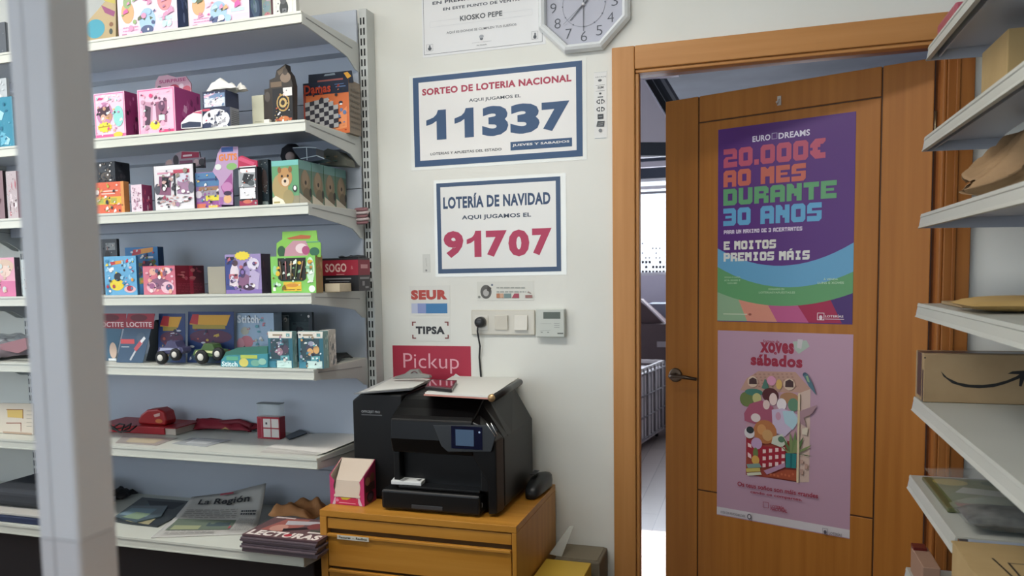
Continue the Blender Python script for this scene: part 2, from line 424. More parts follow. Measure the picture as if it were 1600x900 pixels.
mb = MB(); mb.tube([LEAF.w(hu, hz, .009), LEAF.w(hu, hz, .042), LEAF.w(hu + .012, hz, .052), LEAF.w(hu + .05, hz + .002, .053), LEAF.w(hu + .105, hz - .003, .05)], [.009, .009, .009, .007, .006], pm('5a4a3c', .3, .9), 12)
mb.build('handle_lever', door)['label'] = 'dull metal lever'
ku, kz = LEAF.uv(1218, 158)
hk = MB(); hk.prism([LEAF.w(ku - .006, kz - .014, .0002), LEAF.w(ku + .006, kz - .014, .0002), LEAF.w(ku + .006, kz + .016, .0002), LEAF.w(ku - .006, kz + .016, .0002)], LEAF.n * .004, pm('c8c0b8', .3))
hk.tube([LEAF.w(ku, kz + .004, .005), LEAF.w(ku, kz - .004, .016), LEAF.w(ku, kz - .010, .018), LEAF.w(ku, kz - .006, .026)], .003, pm('c8c0b8', .3), 8)
tag(hk.build('adhesive_hook'), 'small white adhesive hook on the door above the purple poster', 'hook')
for z in (.25, 1.0, 1.78):
    MB().lathe((OX1 - .0045, 2.793, z), (0, 0, 1), [(0, .0035), (.09, .0035)], pm('8a7a5a', .35, .8), 12).build('hinge', door)

# ------------------------------------------------------------------ the back room seen through the gap
FY = 8.4
mb = MB(); mb.box(-1.95, -1.85, YB, 3.32, 0, 2.72, M_wall2).box(-1.95, -1.85, 4.48, FY, 0, 2.72, M_wall2).box(-1.95, -1.85, 3.32, 4.48, 0, .76, M_wall2).box(-1.95, -1.85, 3.32, 4.48, 2.3, 2.72, M_wall2)
tag(mb.build('wall_left_back'), 'side wall of the back room with a window', None, None, 'structure')
zw0, zw1 = onY(1020, 430, FY).z, onY(1020, 304, FY).z
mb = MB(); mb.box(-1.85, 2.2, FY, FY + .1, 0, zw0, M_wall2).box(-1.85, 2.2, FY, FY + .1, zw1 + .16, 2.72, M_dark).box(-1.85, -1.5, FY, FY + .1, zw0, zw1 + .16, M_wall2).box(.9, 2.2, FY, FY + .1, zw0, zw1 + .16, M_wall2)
tag(mb.build('wall_far_back'), 'far wall of the back room with its bright window', None, None, 'structure')
struct('wall_right_back', (2.2, 2.3, YB, FY, 0, 2.72), M_wall2, 'right wall of the back room')
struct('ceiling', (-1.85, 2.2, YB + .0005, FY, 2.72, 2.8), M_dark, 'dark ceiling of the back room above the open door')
# window with frame, bars and printed squares
w1 = root('window_1', 'bright back room window with square stickers along its foot', None, (-.3, FY, zw0), kind='structure')
fm = pm('e8e8ea', .4)
mb = MB(); mb.box(-1.5, .9, FY + .02, FY + .06, zw0, zw0 + .03, fm).box(-1.5, .9, FY + .02, FY + .06, zw1 + .13, zw1 + .16, fm)
mb.box(-1.5, -1.46, FY + .02, FY + .06, zw0 + .03, zw1 + .13, fm).box(.86, .9, FY + .02, FY + .06, zw0 + .03, zw1 + .13, fm); mb.build('frame', w1)
MB().box(-1.46, .86, FY + .03, FY + .05, zw1 + .01, zw1 + .035, pm('8a8a92', .5)).build('transom', w1)
MB().box(-1.46, .86, FY + .035, FY + .04, zw0 + .03, zw1 + .13, pm('ffffff', .1, alpha=.12)).build('pane', w1)
PW = front(FY + .034); st = []
rr = random.Random(5)
for r_ in range(7):
    for c in range(8):
        if rr.random() < (1 if r_ < 1 else .75 if r_ < 3 else .45 if r_ < 5 else .25):
            x = 1002.5 + c * 5.4; y = 427 - r_ * 7.5; k = 4 if r_ < 3 else 2.6
            st.append(('R', x, y, x + k, y - k * 1.15, '4a4650' if r_ < 3 else 'a09ca4'))
decal('sticker_print', w1, PW, st, .002)
# bulkhead with pale rails in front of the far wall
for i, (y0, y1, Yd, mat, lab) in enumerate(((243, 245.5, 7.3, 'f4f4f8', 'thin white rail high up in the back room'), (252, 261, 7.5, 'e6e0ea', 'pale broad rail below the thin one in the back room'), (290, 296, 7.9, 'ffffff', 'white blind box just above the back room window'))):
    a, b = onY(1020, y1, Yd).z, onY(1020, y0, Yd).z
    box1('wall_rail', (-1.84, 2.19, Yd, Yd + .03, a, b), pm(mat, .5), label=lab, cat='rail')
# sloped stair casing hung from the back room ceiling
y0 = 4.3
du = root('stair_casing', 'pale lavender sloped stair casing high in the back room', 'casing', tuple(onY(1020, 150, y0)))
lav = pm('cfcade', .6)
MB().prism([onY(985, 100, y0), onY(1003, 122, y0), onY(1042, 187, y0), onY(1060, 216, y0), onY(1060, 222, y0), onY(985, 222, y0)], (0, .04, 0), lav).build('side_panel', du)
MB().prism([onY(985, 222.5, y0), onY(1060, 222.5, y0), onY(1060, 243, y0), onY(985, 243, y0)], (0, .04, 0), pm('343c4a', .6)).build('shade_panel', du)  # dark colour paints the casing's fade into shade
MB().prism([onY(985, 98, y0), onY(1060, 92, y0), onY(1060, 118, y0), onY(1004, 123, y0)], (0, .03, 0), lav).build('upper_panel', du)
for k, (dx, m_) in enumerate(((0, 'f0f0f8'), (4, '22262e'), (9, '2a3038'), (13, 'a0a8b4'), (16, '30363f'), (22, '3c434e'), (28, '98a0ac'), (33, '59606e'))):
    w_ = 3 if k in (0, 3) else 6
    MB().prism([onY(1003 + dx, 123, y0 + .05 + k * .02), onY(1003 + dx + w_, 123, y0 + .05 + k * .02), onY(1062 + dx + w_, 221, y0 + .05 + k * .02), onY(1062 + dx, 221, y0 + .05 + k * .02)], (0, .015, 0), pm(m_, .6)).build('slat', du)
t_ = onY(1003, 98, y0)
MB().box(t_.x - .1, t_.x + .35, y0 + .001, y0 + .03, t_.z - .05, 2.719, pm('3c4450', .7)).build('hanger', du)
# shelf, cabinet and folded table shapes lower in the gap
CYF = 7.5
zc_ = onY(1020, 506, CYF).z
box1('storage_cabinet', (-1.6, .2, CYF, CYF + .4, 0, zc_), noisy('brown_cabinet', '5c4a4e', '6a575a', (3, 3, 3), .5, 3), bevel=.006, label='dark brown cabinet low down in the back room', cat='cabinet')
a = onY(1030, 538, CYF - .01); box1('door_plate', (a.x - .02, a.x + .13, CYF - .012, CYF - .0005, a.z - .025, a.z + .025), pm('a8a0a4'), label='small pale plate on the dark brown back room cabinet', cat='plate')
rb = root('ramp_board', 'dark sloping board with a pale edge on the back room cabinet', 'board', tuple(onY(1020, 506, CYF + .05)))
P_ = [onY(998, 468, CYF + .05), onY(1039, 506, CYF + .05), onY(998, 506, CYF + .05)]
for p in P_[1:]: p.z = zc_ + .004
MB().prism(P_, (0, .3, 0), pm('5a4448', .5)).build('board', rb)
MB().prism([onY(1000, 469, CYF + .04), onY(1002.5, 468, CYF + .04), onY(1041, 506, CYF + .04), onY(1038.5, 507, CYF + .04)], (0, .009, 0), pm('d0c6cc', .4)).build('edge_strip', rb)
tag(MB().box(onY(1013, 480, 7.93).x, onY(1060, 480, 7.93).x, 7.93, 8.2, 0, onY(1030, 474, 7.93).z, pm('8f98a8', .5)).build('storage_box', bevel=.01), 'tall blue grey box behind the sloping board in the back room', 'box')
# wire trolley: its long side recedes to the right
A, B = onZ(999, 694, .07), onZ(1038, 668, .07)
ztr = onY(1003, 578, A.y).z
U_ = (B - A).normalized(); V_ = Vector((U_.y, -U_.x, 0)) * -1; L_ = (B - A).length; D_ = .45
cr = root('wire_trolley', 'white wire cage trolley standing on the laminate floor beyond the gap', 'trolley', tuple(A + U_ * L_ / 2 + V_ * D_ / 2 - Vector((0, 0, .07))))
def tp(a, b, z_): p = A + U_ * a + V_ * b; return (p.x, p.y, z_)
def tbox(a0, a1, b0, b1, z0_, z1_, mat): return MB().prism([tp(a0, b0, z0_), tp(a1, b0, z0_), tp(a1, b1, z0_), tp(a0, b1, z0_)], (0, 0, z1_ - z0_), mat)
wm = pm('d0cccc', .45); wg = pm('8e8a8e', .45)
for q_ in ((0, L_, 0, .02), (0, L_, D_ - .02, D_), (0, .02, .0205, D_ - .0205), (L_ - .02, L_, .0205, D_ - .0205)):
    tbox(*q_, ztr - .03, ztr, wm).build('rim', cr)
for k in range(4):
    zk_ = .09 + (ztr - .14) * k / 3
    MB().tube([tp(0, -.006, zk_), tp(L_, -.006, zk_)], .007, wg, 6).build('wire', cr)
for k in range(8):
    MB().tube([tp(.01 + (L_ - .02) * k / 7, -.006, .08), tp(.01 + (L_ - .02) * k / 7, -.006, ztr - .01)], .005 if k % 2 else .009, wg, 6).build('wire', cr)
tbox(.005, L_ - .005, .003, D_ - .01, .08, ztr - .05, pm('d4cecf', .7)).build('liner', cr)
tbox(0, L_, 0, D_, .06, .078, pm('b8b2b4', .5)).build('base', cr)
for a_ in (.06, L_ - .06):
    for b_ in (.05, D_ - .05):
        c_ = tp(a_, b_, .03); MB().lathe((c_[0], c_[1], .0295), U_.cross(Vector((0, 0, 1))), [(-.01, .028), (.01, .028)], M_blackm, 14).build('wheel', cr)

# ------------------------------------------------------------------ left shelving
ZS = [2.212, 1.893, 1.644, 1.369, 1.133, .852, .574]
SX1, SX0, JX = -1.286, -4.4, -2.845
SY, BY = 2.24, 2.60
gon = root('gondola_shelving', 'cream metal wall shelving with seven toy and magazine shelves beside the lottery signs', 'shelving', (-2.0, BY, 0))
def upright(x, par, n0=0):
    mb = MB(); mb.box(x, x + .03, 2.613, D - .0005, 0, 2.325, M_metal2); mb.build('upright', par, bevel=.002)
    mb = MB(); z = .03
    while z < 2.3:
        for q in (.006, .0175): mb.box(x + q, x + q + .0052, 2.6122, 2.6129, z, z + .023, M_slot)
        z += .0345
    o = mb.build('slots', par); o['kind'] = 'stuff'
upright(SX1 + .001, gon); upright(JX - .015, gon); upright(SX0 - .02, gon)
def bracket(x, ys, yb, z, sgn=1, mat=M_metal2, name='bracket', par=None, drop=.095):
    h = .033
    pts = [(ys, 0), (yb, 0), (yb, -drop), (yb - .03, -drop + .004), (yb - .055, -drop + .018), (yb - .085, -.062), (yb - .16, -.052), (ys + .02, -h), (ys, -h)]
    mb = MB(); mb.prism([(x, a, z - .003 + b) for a, b in pts], (-.004, 0, 0), mat)
    mb.prism([(x + .0002, ys + .02, z - .014), (x + .0002, yb - .05, z - .030), (x + .0002, yb - .05, z - .027), (x + .0002, ys + .02, z - .0115)], (.001, 0, 0), pm('8c9090', .5))
    return mb.build(name, par)
for i, z in enumerate(ZS):
    sy = 2.14 if i == 6 else SY
    for (x0, x1) in ((JX + .018, SX1 - .001), (SX0, JX - .018)):
        mb = MB()
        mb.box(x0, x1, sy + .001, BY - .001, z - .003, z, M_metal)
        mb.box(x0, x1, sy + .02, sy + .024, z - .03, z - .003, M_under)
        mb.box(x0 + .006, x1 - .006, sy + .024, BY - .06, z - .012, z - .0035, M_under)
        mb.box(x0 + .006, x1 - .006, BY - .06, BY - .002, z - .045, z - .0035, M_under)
        sh = mb.build('shelf', gon)
        mb = MB(); mb.box(x0, x1, sy - .004, sy + .0008, z - .033, z + .001, M_metal)
        mb.box(x0, x1, sy - .0065, sy - .0042, z - .006, z + .001, M_metal).box(x0, x1, sy - .0065, sy - .0042, z - .033, z - .029, M_metal)
        o = mb.build('front_lip', gon)
        bracket(x1 + .0006, sy, BY + .012, z, par=gon)
        bracket(x0 + .003, sy, BY + .012, z, par=gon)
zz = [0.02, .38, .72, 1.06, 1.40, 1.72, 2.02, 2.322]
for a, b in zip(zz, zz[1:]):
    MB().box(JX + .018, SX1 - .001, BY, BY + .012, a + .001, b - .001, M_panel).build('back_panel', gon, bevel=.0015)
MB().box(JX + .02, SX1 - .01, 2.16, 2.18, .02, .10, M_metal2).build('kick_plate', gon)

box1('shade_block', (-2.70, -1.33, 2.27, 2.58, .001, .505), pm('2e2628', .7), bevel=.004, label='dark block added for the shade under the lowest shelf beside the wooden cabinet', cat='box')  # both blocks are added to give the dark shade below the shelf
box1('shade_block', (-4.2, -2.90, 2.27, 2.58, .001, .505), pm('6e6052', .7), bevel=.004, label='brown block added for the shade under the lowest shelf left of the post', cat='box')
E1 = 1.0005
def toy(name, label, cat, zs, xl, xr, xs, yt, yf, cf, cs=None, art=None, side=None, group=None, d=None, rough=.45, ymid=None, top=None, ztop=None, bevel=.0012, keep=False, micro=38):
    """box standing on a shelf: front face on plane Y=yf between pixels xl..xr, top at pixel yt, side face out to pixel xs"""
    ym = ymid or yt + 20
    x0 = onY(xl, ym, yf).x; x1 = onY(xr, ym, yf).x
    z1 = ztop if ztop else onY(xl, yt, yf).z
    z0 = zs + .0006
    if d is None: d = max(.012, min(onX(xs, ym, x1).y, 2.596) - yf) if xs else .05
    y1 = min(yf + d, 2.597)
    r = root(name, label, cat, ((x0 + x1) / 2, (yf + y1) / 2, z0), group)
    cs = cs or cf
    mb = MB()
    vs = [(x, y, z) for z in (z0, z1) for y in (yf, y1) for x in (x0, x1)]
    mb.add(vs, [(0, 1, 5, 4)], pm(cf, rough)); mb.add(vs, [(0, 2, 3, 1), (2, 6, 7, 3), (0, 4, 6, 2), (1, 3, 7, 5)], pm(cs, rough)); mb.add(vs, [(4, 5, 7, 6)], pm(top or cs, rough))
    mb.build('carton', r)
    if art and micro:
        base = [a_ for a_ in art if a_[0] not in 'TB']; cols = [a_[-1] if a_[0] == 'P' else a_[5] for a_ in base if a_[0] in 'REP'] + ['e8e4e0', '303038']
        r_m = random.Random(int(xl * 7 + yt)); asp = (x1 - x0) / max(.01, z1 - z0)
        for _ in range(micro):
            w_ = r_m.uniform(.03, .11); h_ = w_ * asp * r_m.uniform(.5, 1.2); px_ = r_m.uniform(.04, .96 - w_); py_ = r_m.uniform(.03, max(.05, .96 - h_)); cc_ = r_m.choice(cols)
            base.append(r_m.choice([('E', px_, py_, px_ + w_, py_ + h_, cc_), ('P', [(px_, py_), (px_ + w_, py_ + h_ * .3), (px_ + w_ * .7, py_ + h_), (px_ + w_ * .1, py_ + h_ * .6)], cc_)]))
        art = base + [a_ for a_ in art if a_[0] in 'TB']
    if art: decal('front_print', r, front(yf), art, mode='n', frame=(x0, z0, x1, z1), rough=rough)
    if side: decal('side_print', r, Plane((x1, 0, 0), (0, 1, 0)), side, mode='n', frame=(yf, z0, y1, z1), rough=rough)
    return (r, x0, x1, yf, y1, z0, z1)
def slab(name, pts, y, d, mat, parent=None, label=None, cat=None, group=None, **k):
    P_ = [onY(px, py, y) for px, py in pts]
    for p in P_: p.z = max(p.z, ZMIN[0] + .0014)
    mb = MB(); mb.prism(P_, (0, d, 0), mat)
    return tag(mb.build(name, parent, **k), label, cat, group)
PINK = ['e84a8a', 'f8c8dc', 'ffffff', 'c03078', '9fe0d8', 'f070a8', '5a3048']
# --- shelf 1
z = ZS[0]; ZMIN[0] = z
r_ = root('toy_bag', 'ochre and teal toy pack on the top shelf, at the edge of the foreground post', 'toy', tuple(onY(165, 60, 2.3)))
o = slab('pack', [(118, 66), (181, 59), (181, -60), (170, -60), (166, 0), (140, 30)], 2.29, .1, pm('b49a66', .35), r_)
decal('front_print', r_, front(2.29), [('E', 135, 62, 163, 28, '3aa0b8'), ('P', [(158, 8), (180, 18), (178, 26), (164, 20)], 'a04a7c'), ('P', [(158, -2), (180, -10), (180, 6), (165, 2)], 'c8b84a'), ('E', 171, 54, 176, 44, '3c4a44'), ('E', 171, 42, 177, 34, '8a5a3a')])
def yoo(seed): return [('R', 0, 0, 1, .16, 'f4c4dc'), ('E', .30, .52, .72, 1.2, 'e256a8'), ('T', 'YOOH', .4, .66, .64, .78, 'ffffff', .03), ('E', .06, .22, .28, .56, 'd8a870'), ('E', .1, .45, .24, .64, '8fb070'), ('E', .36, .04, .64, .42, '9cc4e4'), ('E', .38, -.02 + .04, .6, .16, '4a5a8a'), ('P', [(.42, .26), (.48, .29), (.46, .23)], '5a6a4a'), ('P', [(.54, .29), (.6, .26), (.55, .23)], '5a6a4a'), ('E', .68, .34, .92, .68, 'e88a90'), ('P', [(.66, .7), (.78, .66), (.8, .86), (.7, .84)], '8cb47a'), ('R', .7, .2, .92, .26, 'b8e0e0'), ('R', .06, .04, .14, .07, 'c07aa0')] + lines(.08, .1, .34, .2, 2, 'd890b8', seed=seed)
toy('toy_box', 'pink toy box with fruit pictures, left one of the pair on the top shelf', 'toy', z, 182, 275, 292, -40, 2.262, 'f6d8ea', '3a4a78', yoo(1), busy(3, ['5468a0', '2a3868', '7888b4'], 8), group='pink boxes on the top shelf')
toy('toy_box', 'pink toy box with fruit pictures, right one of the pair on the top shelf', 'toy', z, 293, 388, 408, -44, 2.262, 'f6cfe4', '50608c', yoo(2), [('E', .1, .1, .8, .5, '6888b0'), ('E', .3, .2, .6, .4, '9cb8d8')] + busy(4, ['7aa0a8', '4a5a88', 'a8c0d0'], 6), group='pink boxes on the top shelf')
toy('toy_box', 'narrow green and red toy box right of the pink pair on the top shelf', 'toy', z, 409, 423, 425, -20, 2.30, '8a9a88', 'a06a78', [('E', .2, .05, .95, .3, 'c87880'), ('E', .1, .3, .9, .6, '7a98a0'), ('R', .5, .6, 1, .9, 'c0a0b0')])
toy('figure_box', 'white box with a dark figure picture at the right end of the top shelf', 'toy', z, 426, 462, 467, -30, 2.30, 'dcdcd2', 'c8c8c0', [('F', .12, .06, .86, .95, 'b8b8a8', .001), ('E', .28, .12, .66, .5, '3a3e40'), ('E', .3, .4, .6, .7, '565a5c'), ('R', .4, .1, .58, .3, '707478')])
toy('game_box', 'dark box at the far left of the top shelf, left of the post', 'toy', z, -30, 9, 12, 40, 2.30, '5a6068', '4a5058', busy(9, ['788088', '3a4048'], 6))
# --- shelf 2
z = ZS[1]; ZMIN[0] = z
lol = lambda s: [('R', 0, 0, 1, .1, 'e05a98'), ('F', .02, .02, .98, .98, 'f078b0', .003)] + busy(s, ['f8b8d4', 'ffffff', 'e83a88'], 10, .04, .75, .96, .97) + [('E', .08, .3, .6, .8, 'c880b0'), ('P', [(.1, .66), (.5, .72), (.55, .5), (.2, .45)], '4a2c3c'), ('E', .2, .38, .38, .54, 'd8a890'), ('E', .42, .4, .58, .56, 'c89070'), ('E', .62, .25, .95, .7, '88d4cc'), ('S', .08, .14, .58, .38, 'ecd428'), ('L', [(.12, .26), (.5, .28)], .004, 'b09018'), ('E', .6, .02, .9, .14, 'f0c030')]
toy('doll_box', 'square pink doll box with a yellow burst beside the foreground post', 'toy', z, 147, 195, 215, 147, 2.262, 'f2c4d8', '8e2a66', lol(1), busy(12, ['a84a80', '6a1a4a', 'b8609a', '3a1a30'], 9), group='pink doll boxes on the second shelf')
b_ = toy('doll_box', 'large pink doll box with its glitter header, second shelf', 'toy', z, 215, 273, 313, 141, 2.262, 'f0b0cc', 'a8367c', [('F', .02, .02, .98, .98, 'e8609c', .003), ('R', .05, .14, .95, .84, 'e4b8d0'), ('P', [(.12, .2), (.38, .25), (.42, .7), (.15, .74)], 'c890ac'), ('P', [(.18, .22), (.32, .22), (.36, .6), (.2, .66)], '50384c'), ('P', [(.5, .25), (.78, .25), (.8, .72), (.48, .7)], '9a5878'), ('E', .56, .5, .74, .72, '6a4060'), ('R', .56, .3, .72, .42, 'c8e0d8'), ('S', .3, .1, .6, .32, 'ecd428'), ('E', .05, .02, .25, .14, 'f8a0c0'), ('R', .55, .02, .95, .1, 'e83a78')], busy(13, ['c05a98', '7a2460', 'd898c0', 'b85090'], 12), group='pink doll boxes on the second shelf')
slab('header_card', [(241, 146), (243, 128), (248, 119), (262, 117), (276, 121), (290, 119), (298, 130), (299, 150)], 2.40, .006, pm('e8b4c4', .4), b_[0])
decal('header_print', b_[0], front(2.40), [('E', 264, 146, 280, 131, 'd03a5a'), ('E', 286, 146, 298, 133, 'e06478'), ('T', 'SURPRISE', 249, 131, 290, 121, 'd05a8c', .03), ('E', 246, 140, 252, 134, '6a6a6a'), ('E', 255, 145, 262, 138, 'ffffff'), ('E', 280, 138, 287, 130, 'f8e0e8')])
r1 = toy('craft_box', 'white and navy box with an arch picture, under the smaller navy box', 'toy', z, 316, 360, 374, 171, 2.27, '26304e', '8a8c96', [('E', -.0, -.5, .98, .96, 'e8e8ec'), ('R', 0, .9, .3, 1, 'c8405a'), ('R', .45, .35, .5, .7, '888890'), ('R', .7, .3, .84, .5, 'a0a0a8'), ('E', -.0, -.2, .38, .38, '2c3658')], lines(.1, .1, .9, .9, 9, '50545c', seed=4))
toy('craft_box', 'small navy and white box on top of the arch picture box', 'toy', r1[6], 317, 353, 373, 143, 2.272, '26304e', '303858', [('R', .06, .08, .96, .86, 'c8d4e4'), ('R', .06, .6, .96, .86, '6a88b0'), ('P', [(.06, .6), (.6, .86), (.2, .86), (.06, .75)], 'e0b0c8'), ('E', .4, .3, .7, .6, '9aa4b8'), ('R', .1, .12, .9, .5, 'dcdce4')], ztop=onY(317, 144, 2.272).z)
mb = MB(); mb.prism([onY(283, 201, 2.265), onY(283, 192, 2.265), onY(293, 181, 2.265), onY(306, 174, 2.265), onY(315, 172, 2.265), onY(315, 199, 2.265)], (0, .08, 0), pm('e4e0e4', .3))
r_ = root('blister_pack', 'low white blister wedge with dark base in front of the large pink doll box', 'toy', tuple(onY(299, 200, 2.3)))
mb.build('shell', r_); decal('front_print', r_, front(2.265), [('P', [(284, 200), (284, 194), (296, 190), (314, 191), (314, 198)], '2a3450'), ('P', [(300, 176), (315, 173), (315, 178)], 'd05070')])
zt_ = onY(317, 144, 2.272).z
def crumple(seed, c, sx, sy, sz, n=10, lift=0):
    r = random.Random(seed); ph = [(r.uniform(2, 7), r.uniform(2, 7), r.uniform(0, 6), r.uniform(.3, 1)) for _ in range(6)]
    def fn(u, v):
        h = sum(a * sin(p * u + q * v * 1.3 + o) for p, q, o, a in ph) / 3 + .22 * sin(19 * u + 11 * v + seed) + .15 * sin(23 * v - 13 * u)
        h = max(-1.1, h)
        edge = min(1, 6 * min(u, 1 - u, v, 1 - v))
        return (c[0] + (u - .5) * sx + .06 * sx * sin(9 * v + seed), c[1] + (v - .5) * sy + .05 * sy * sin(8 * u + seed), c[2] + lift + sz * (.55 + .45 * h) * (.25 + .75 * edge))
    return fn
o = MB().grid(crumple(3, (onY(352, 138, 2.31).x, 2.325, zt_ + .002), .125, .06, .05), 12, 8, pm('eceae2', .7)).build('torn_paper', solid=.0015)
tag(o, 'crumpled white paper lying on the small navy box', 'paper')
toy('card_box', 'small cream box with a yellow foot left of the black display pack', 'box', z, 394, 412, 417, 149, 2.38, 'cfcdb0', 'b8b498', [('R', 0, 0, 1, .16, 'd8d428'), ('R', .2, .3, .8, .32, 'b0ae94')], ztop=onY(394, 150, 2.38).z, micro=0)
b_ = toy('display_pack', 'black display pack with gold ring emblem and pointed header card', 'box', z, 426, 457, 460, 139, 2.30, '1c1c1e', '101012', [('E', .2, .38, .85, .84, 'b8924a'), ('E', .26, .42, .79, .8, '1c1c1e'), ('E', .33, .48, .72, .74, 'c8a458'), ('E', .42, .54, .62, .68, '30241a'), ('R', .12, .14, .95, .2, 'a84a30'), ('E', .3, .12, .8, .26, 'c86a30'), ('R', .3, .0, .7, .07, 'b0a070'), ('R', .55, .78, 1, 1.0, 'd8d4d0')])
slab('header_card', [(413, 190), (413, 140), (421, 138), (421, 125), (430, 121), (432, 110), (446, 100), (447, 108), (453, 116), (457, 132), (457, 190)], 2.37, .03, pm('3a322c', .5), b_[0])
decal('header_print', b_[0], front(2.37), [('P', [(433, 112), (446, 102), (446, 110), (436, 118)], '6a5a48'), ('E', 438, 130, 454, 112, '8a7460'), ('E', 442, 118, 449, 106, '50443a'), ('R', 423, 137, 440, 127, '76604a'), ('E', 414, 160, 422, 143, '58504a')])
MB().box(*(lambda p: (p.x - .010, p.x + .010, 2.284, 2.296, z + .0006, z + .022))(onY(418, 186, 2.29)), pm('d8d4c8', .6)).build('price_tag', b_[0])
b_ = toy('board_game_box', 'orange checkers game box with the word Damas, right end of the second shelf', 'game', z, 474, 545, 563, 131, 2.50, 'e06a2c', '8a7a68', [('R', 0, .76, 1, 1, '20283e'), ('T', 'Damas', .03, .79, .62, .96, 'd8401c', .03), ('R', .72, .87, .94, .89, '5a78a8'), ('R', .70, .92, .9, .935, '5a78a8'), ('P', [(0, 0), (.04, .0), (.06, .8), (.0, .8)], 'a83018'), ('P', [(.6, .06), (.94, .1), (.95, .5), (.7, .3)], 'ee8a4c'), ('T', 'm', .56, .02, .7, .09, '3a2018', .02)], lines(.1, .1, .9, .9, 8, '6a5e50', seed=8), ztop=onY(474, 131, 2.5).z)
sh = []
for i in range(7):
    for j in range(7):
        if i + j > 10 or i + j < 1: continue
        x = .04 + i * .105; y = .04 + j * .084 + .012 * i
        sh.append(('P', [(x, y), (x + .105, y + .012), (x + .105, y + .096), (x, y + .084)], '2c2c38' if (i + j) % 2 else 'a8a8a8'))
decal('board_print', b_[0], front(2.50), sh, off=.002, mode='n', frame=(b_[1], b_[5], b_[2], b_[6]))
slab('hang_card', [(482, 131), (482, 117), (549, 110), (552, 129)], 2.505, .004, pm('1c2436', .5), b_[0])
decal('hang_print', b_[0], front(2.505), [('R', 496, 126, 536, 124.8, 'b05a50'), ('P', [(506, 119), (524, 117), (523, 114), (508, 116)], '8a98a0'), ('P', [(537, 114), (543, 112), (549, 119), (543, 123)], 'e8a020')])
toy('toy_box', 'teal box left of the foreground post, second shelf', 'toy', z, -40, 20, 24, 157, 2.27, '2a8aa8', '1c6a88', busy(21, ['58b0cc', '1a6e90', '9ad0e0'], 10))
zz_ = onY(-10, 157, 2.27).z
toy('toy_box', 'pale box standing on the teal box left of the post', 'toy', zz_, -40, 11, 14, 125, 2.275, 'b4bcc0', '9aa2a8', busy(22, ['c8d0d4', '8a949c'], 4), ztop=onY(-10, 124, 2.275).z)
# --- shelf 3
z = ZS[2]; ZMIN[0] = z
b_ = toy('game_box', 'orange box with a yellow band beside the post, under the black box', 'box', z, 148, 194, 202, 286, 2.262, 'e6603a', 'b87a3c', [('R', 0, .3, .97, .54, 'e0b428'), ('R', .1, .34, .3, .5, 'a8b040'), ('R', .55, .34, .75, .5, 'b0a838'), ('R', .2, .7, .8, .74, 'f4c0b0'), ('R', .24, .62, .7, .655, 'f4c0b0'), ('E', .03, .6, .16, .78, 'f8e8e0'), ('R', .9, 0, 1, 1, 'e09040')])
toy('toy_box', 'black box standing on the orange box on the third shelf', 'toy', b_[6], 148, 180, 203, 253, 2.27, '24282e', '2c3038', [('E', .3, .1, .8, .5, '5a5048'), ('R', .2, .5, .6, .8, '3a3e44')], busy(31, ['1c2026', '46424a', '3a3e46'], 7), ztop=onY(150, 254, 2.27).z)
toy('doll_box', 'small pale pink and magenta box right of the orange box', 'toy', z, 205, 222, 238, 289, 2.262, 'e0c8d4', '9a3a68', busy(32, ['a87890', 'f0dce4', '70405a', 'c090a8'], 12), busy(33, ['c05080', '702040', 'e0587a', 'd8a0b8'], 10))
b_ = toy('toy_display_box', 'tall black and white toy box with pink panels and a red crest, third shelf', 'toy', z, 240, 303, 306, 259, 2.262, 'd8d4d8', '2a2a30', [('F', 0.0, 0, 1, 1, '303038', .0025), ('R', .08, .9, .95, .98, 'e8e4e6'), ('R', .04, .03, .96, .1, 'eceaea'), ('R', .5, .8, .9, .88, 'c04058'), ('R', .1, .8, .45, .84, 'd090a8'), ('P', [(.12, .36), (.42, .33), (.44, .74), (.14, .76)], '8a5070'), ('P', [(.2, .55), (.4, .5), (.4, .72), (.22, .74)], '28242c'), ('R', .5, .32, .55, .8, '30343c'), ('P', [(.58, .36), (.88, .34), (.9, .62), (.6, .66)], 'a07898'), ('E', .58, .6, .9, .8, 'c8c8d8'), ('E', .02, .36, .16, .6, '50505c'), ('E', .86, .36, 1, .6, '686878')] + busy(34, ['a0405c', 'e8e4e8', '50505a', '8a8070', 'c8a098', '403c44'], 30, .05, .1, .95, .32, .06, .14))
slab('crest_card', [(256, 262), (259, 252), (268, 249), (275, 240), (283, 236), (311, 237), (313, 246), (319, 246), (320, 262)], 2.33, .006, pm('a8909c', .5), b_[0])
decal('crest_print', b_[0], front(2.33), [('P', [(283, 248), (284, 237), (311, 238), (311, 246)], 'b82048'), ('R', 286, 245, 300, 241, 'e8c8d0'), ('E', 260, 260, 269, 249, 'c8a098'), ('E', 271, 260, 279, 242, '3a3038'), ('E', 303, 259, 311, 248, 'd8b0b0'), ('E', 311, 259, 320, 247, '4a4448'), ('R', 281, 259, 301, 250, '8a4060'), ('P', [(303, 262), (319, 257), (320, 262)], '26262c')])
b_ = toy('toy_display_box', 'purple toy box with a cut out crest reading GUTS, third shelf', 'toy', z, 305, 345, 0, 270, 2.27, '8a6aa0', '6a4a88', [('R', .0, .62, .95, .98, '4878a8'), ('R', .1, .76, .9, .82, '2c4c88'), ('R', .15, .5, .9, .6, '9a7050'), ('R', .05, .35, .95, .5, '948c9a'), ('R', .4, .22, .95, .36, 'd8c828'), ('R', .0, 0, 1, .2, '9a4a98'), ('R', .05, .03, .4, .15, 'd86848'), ('R', .5, .03, .85, .1, 'e8c048'), ('E', 0, .3, .25, .5, 'c8bcc8')], d=.07)
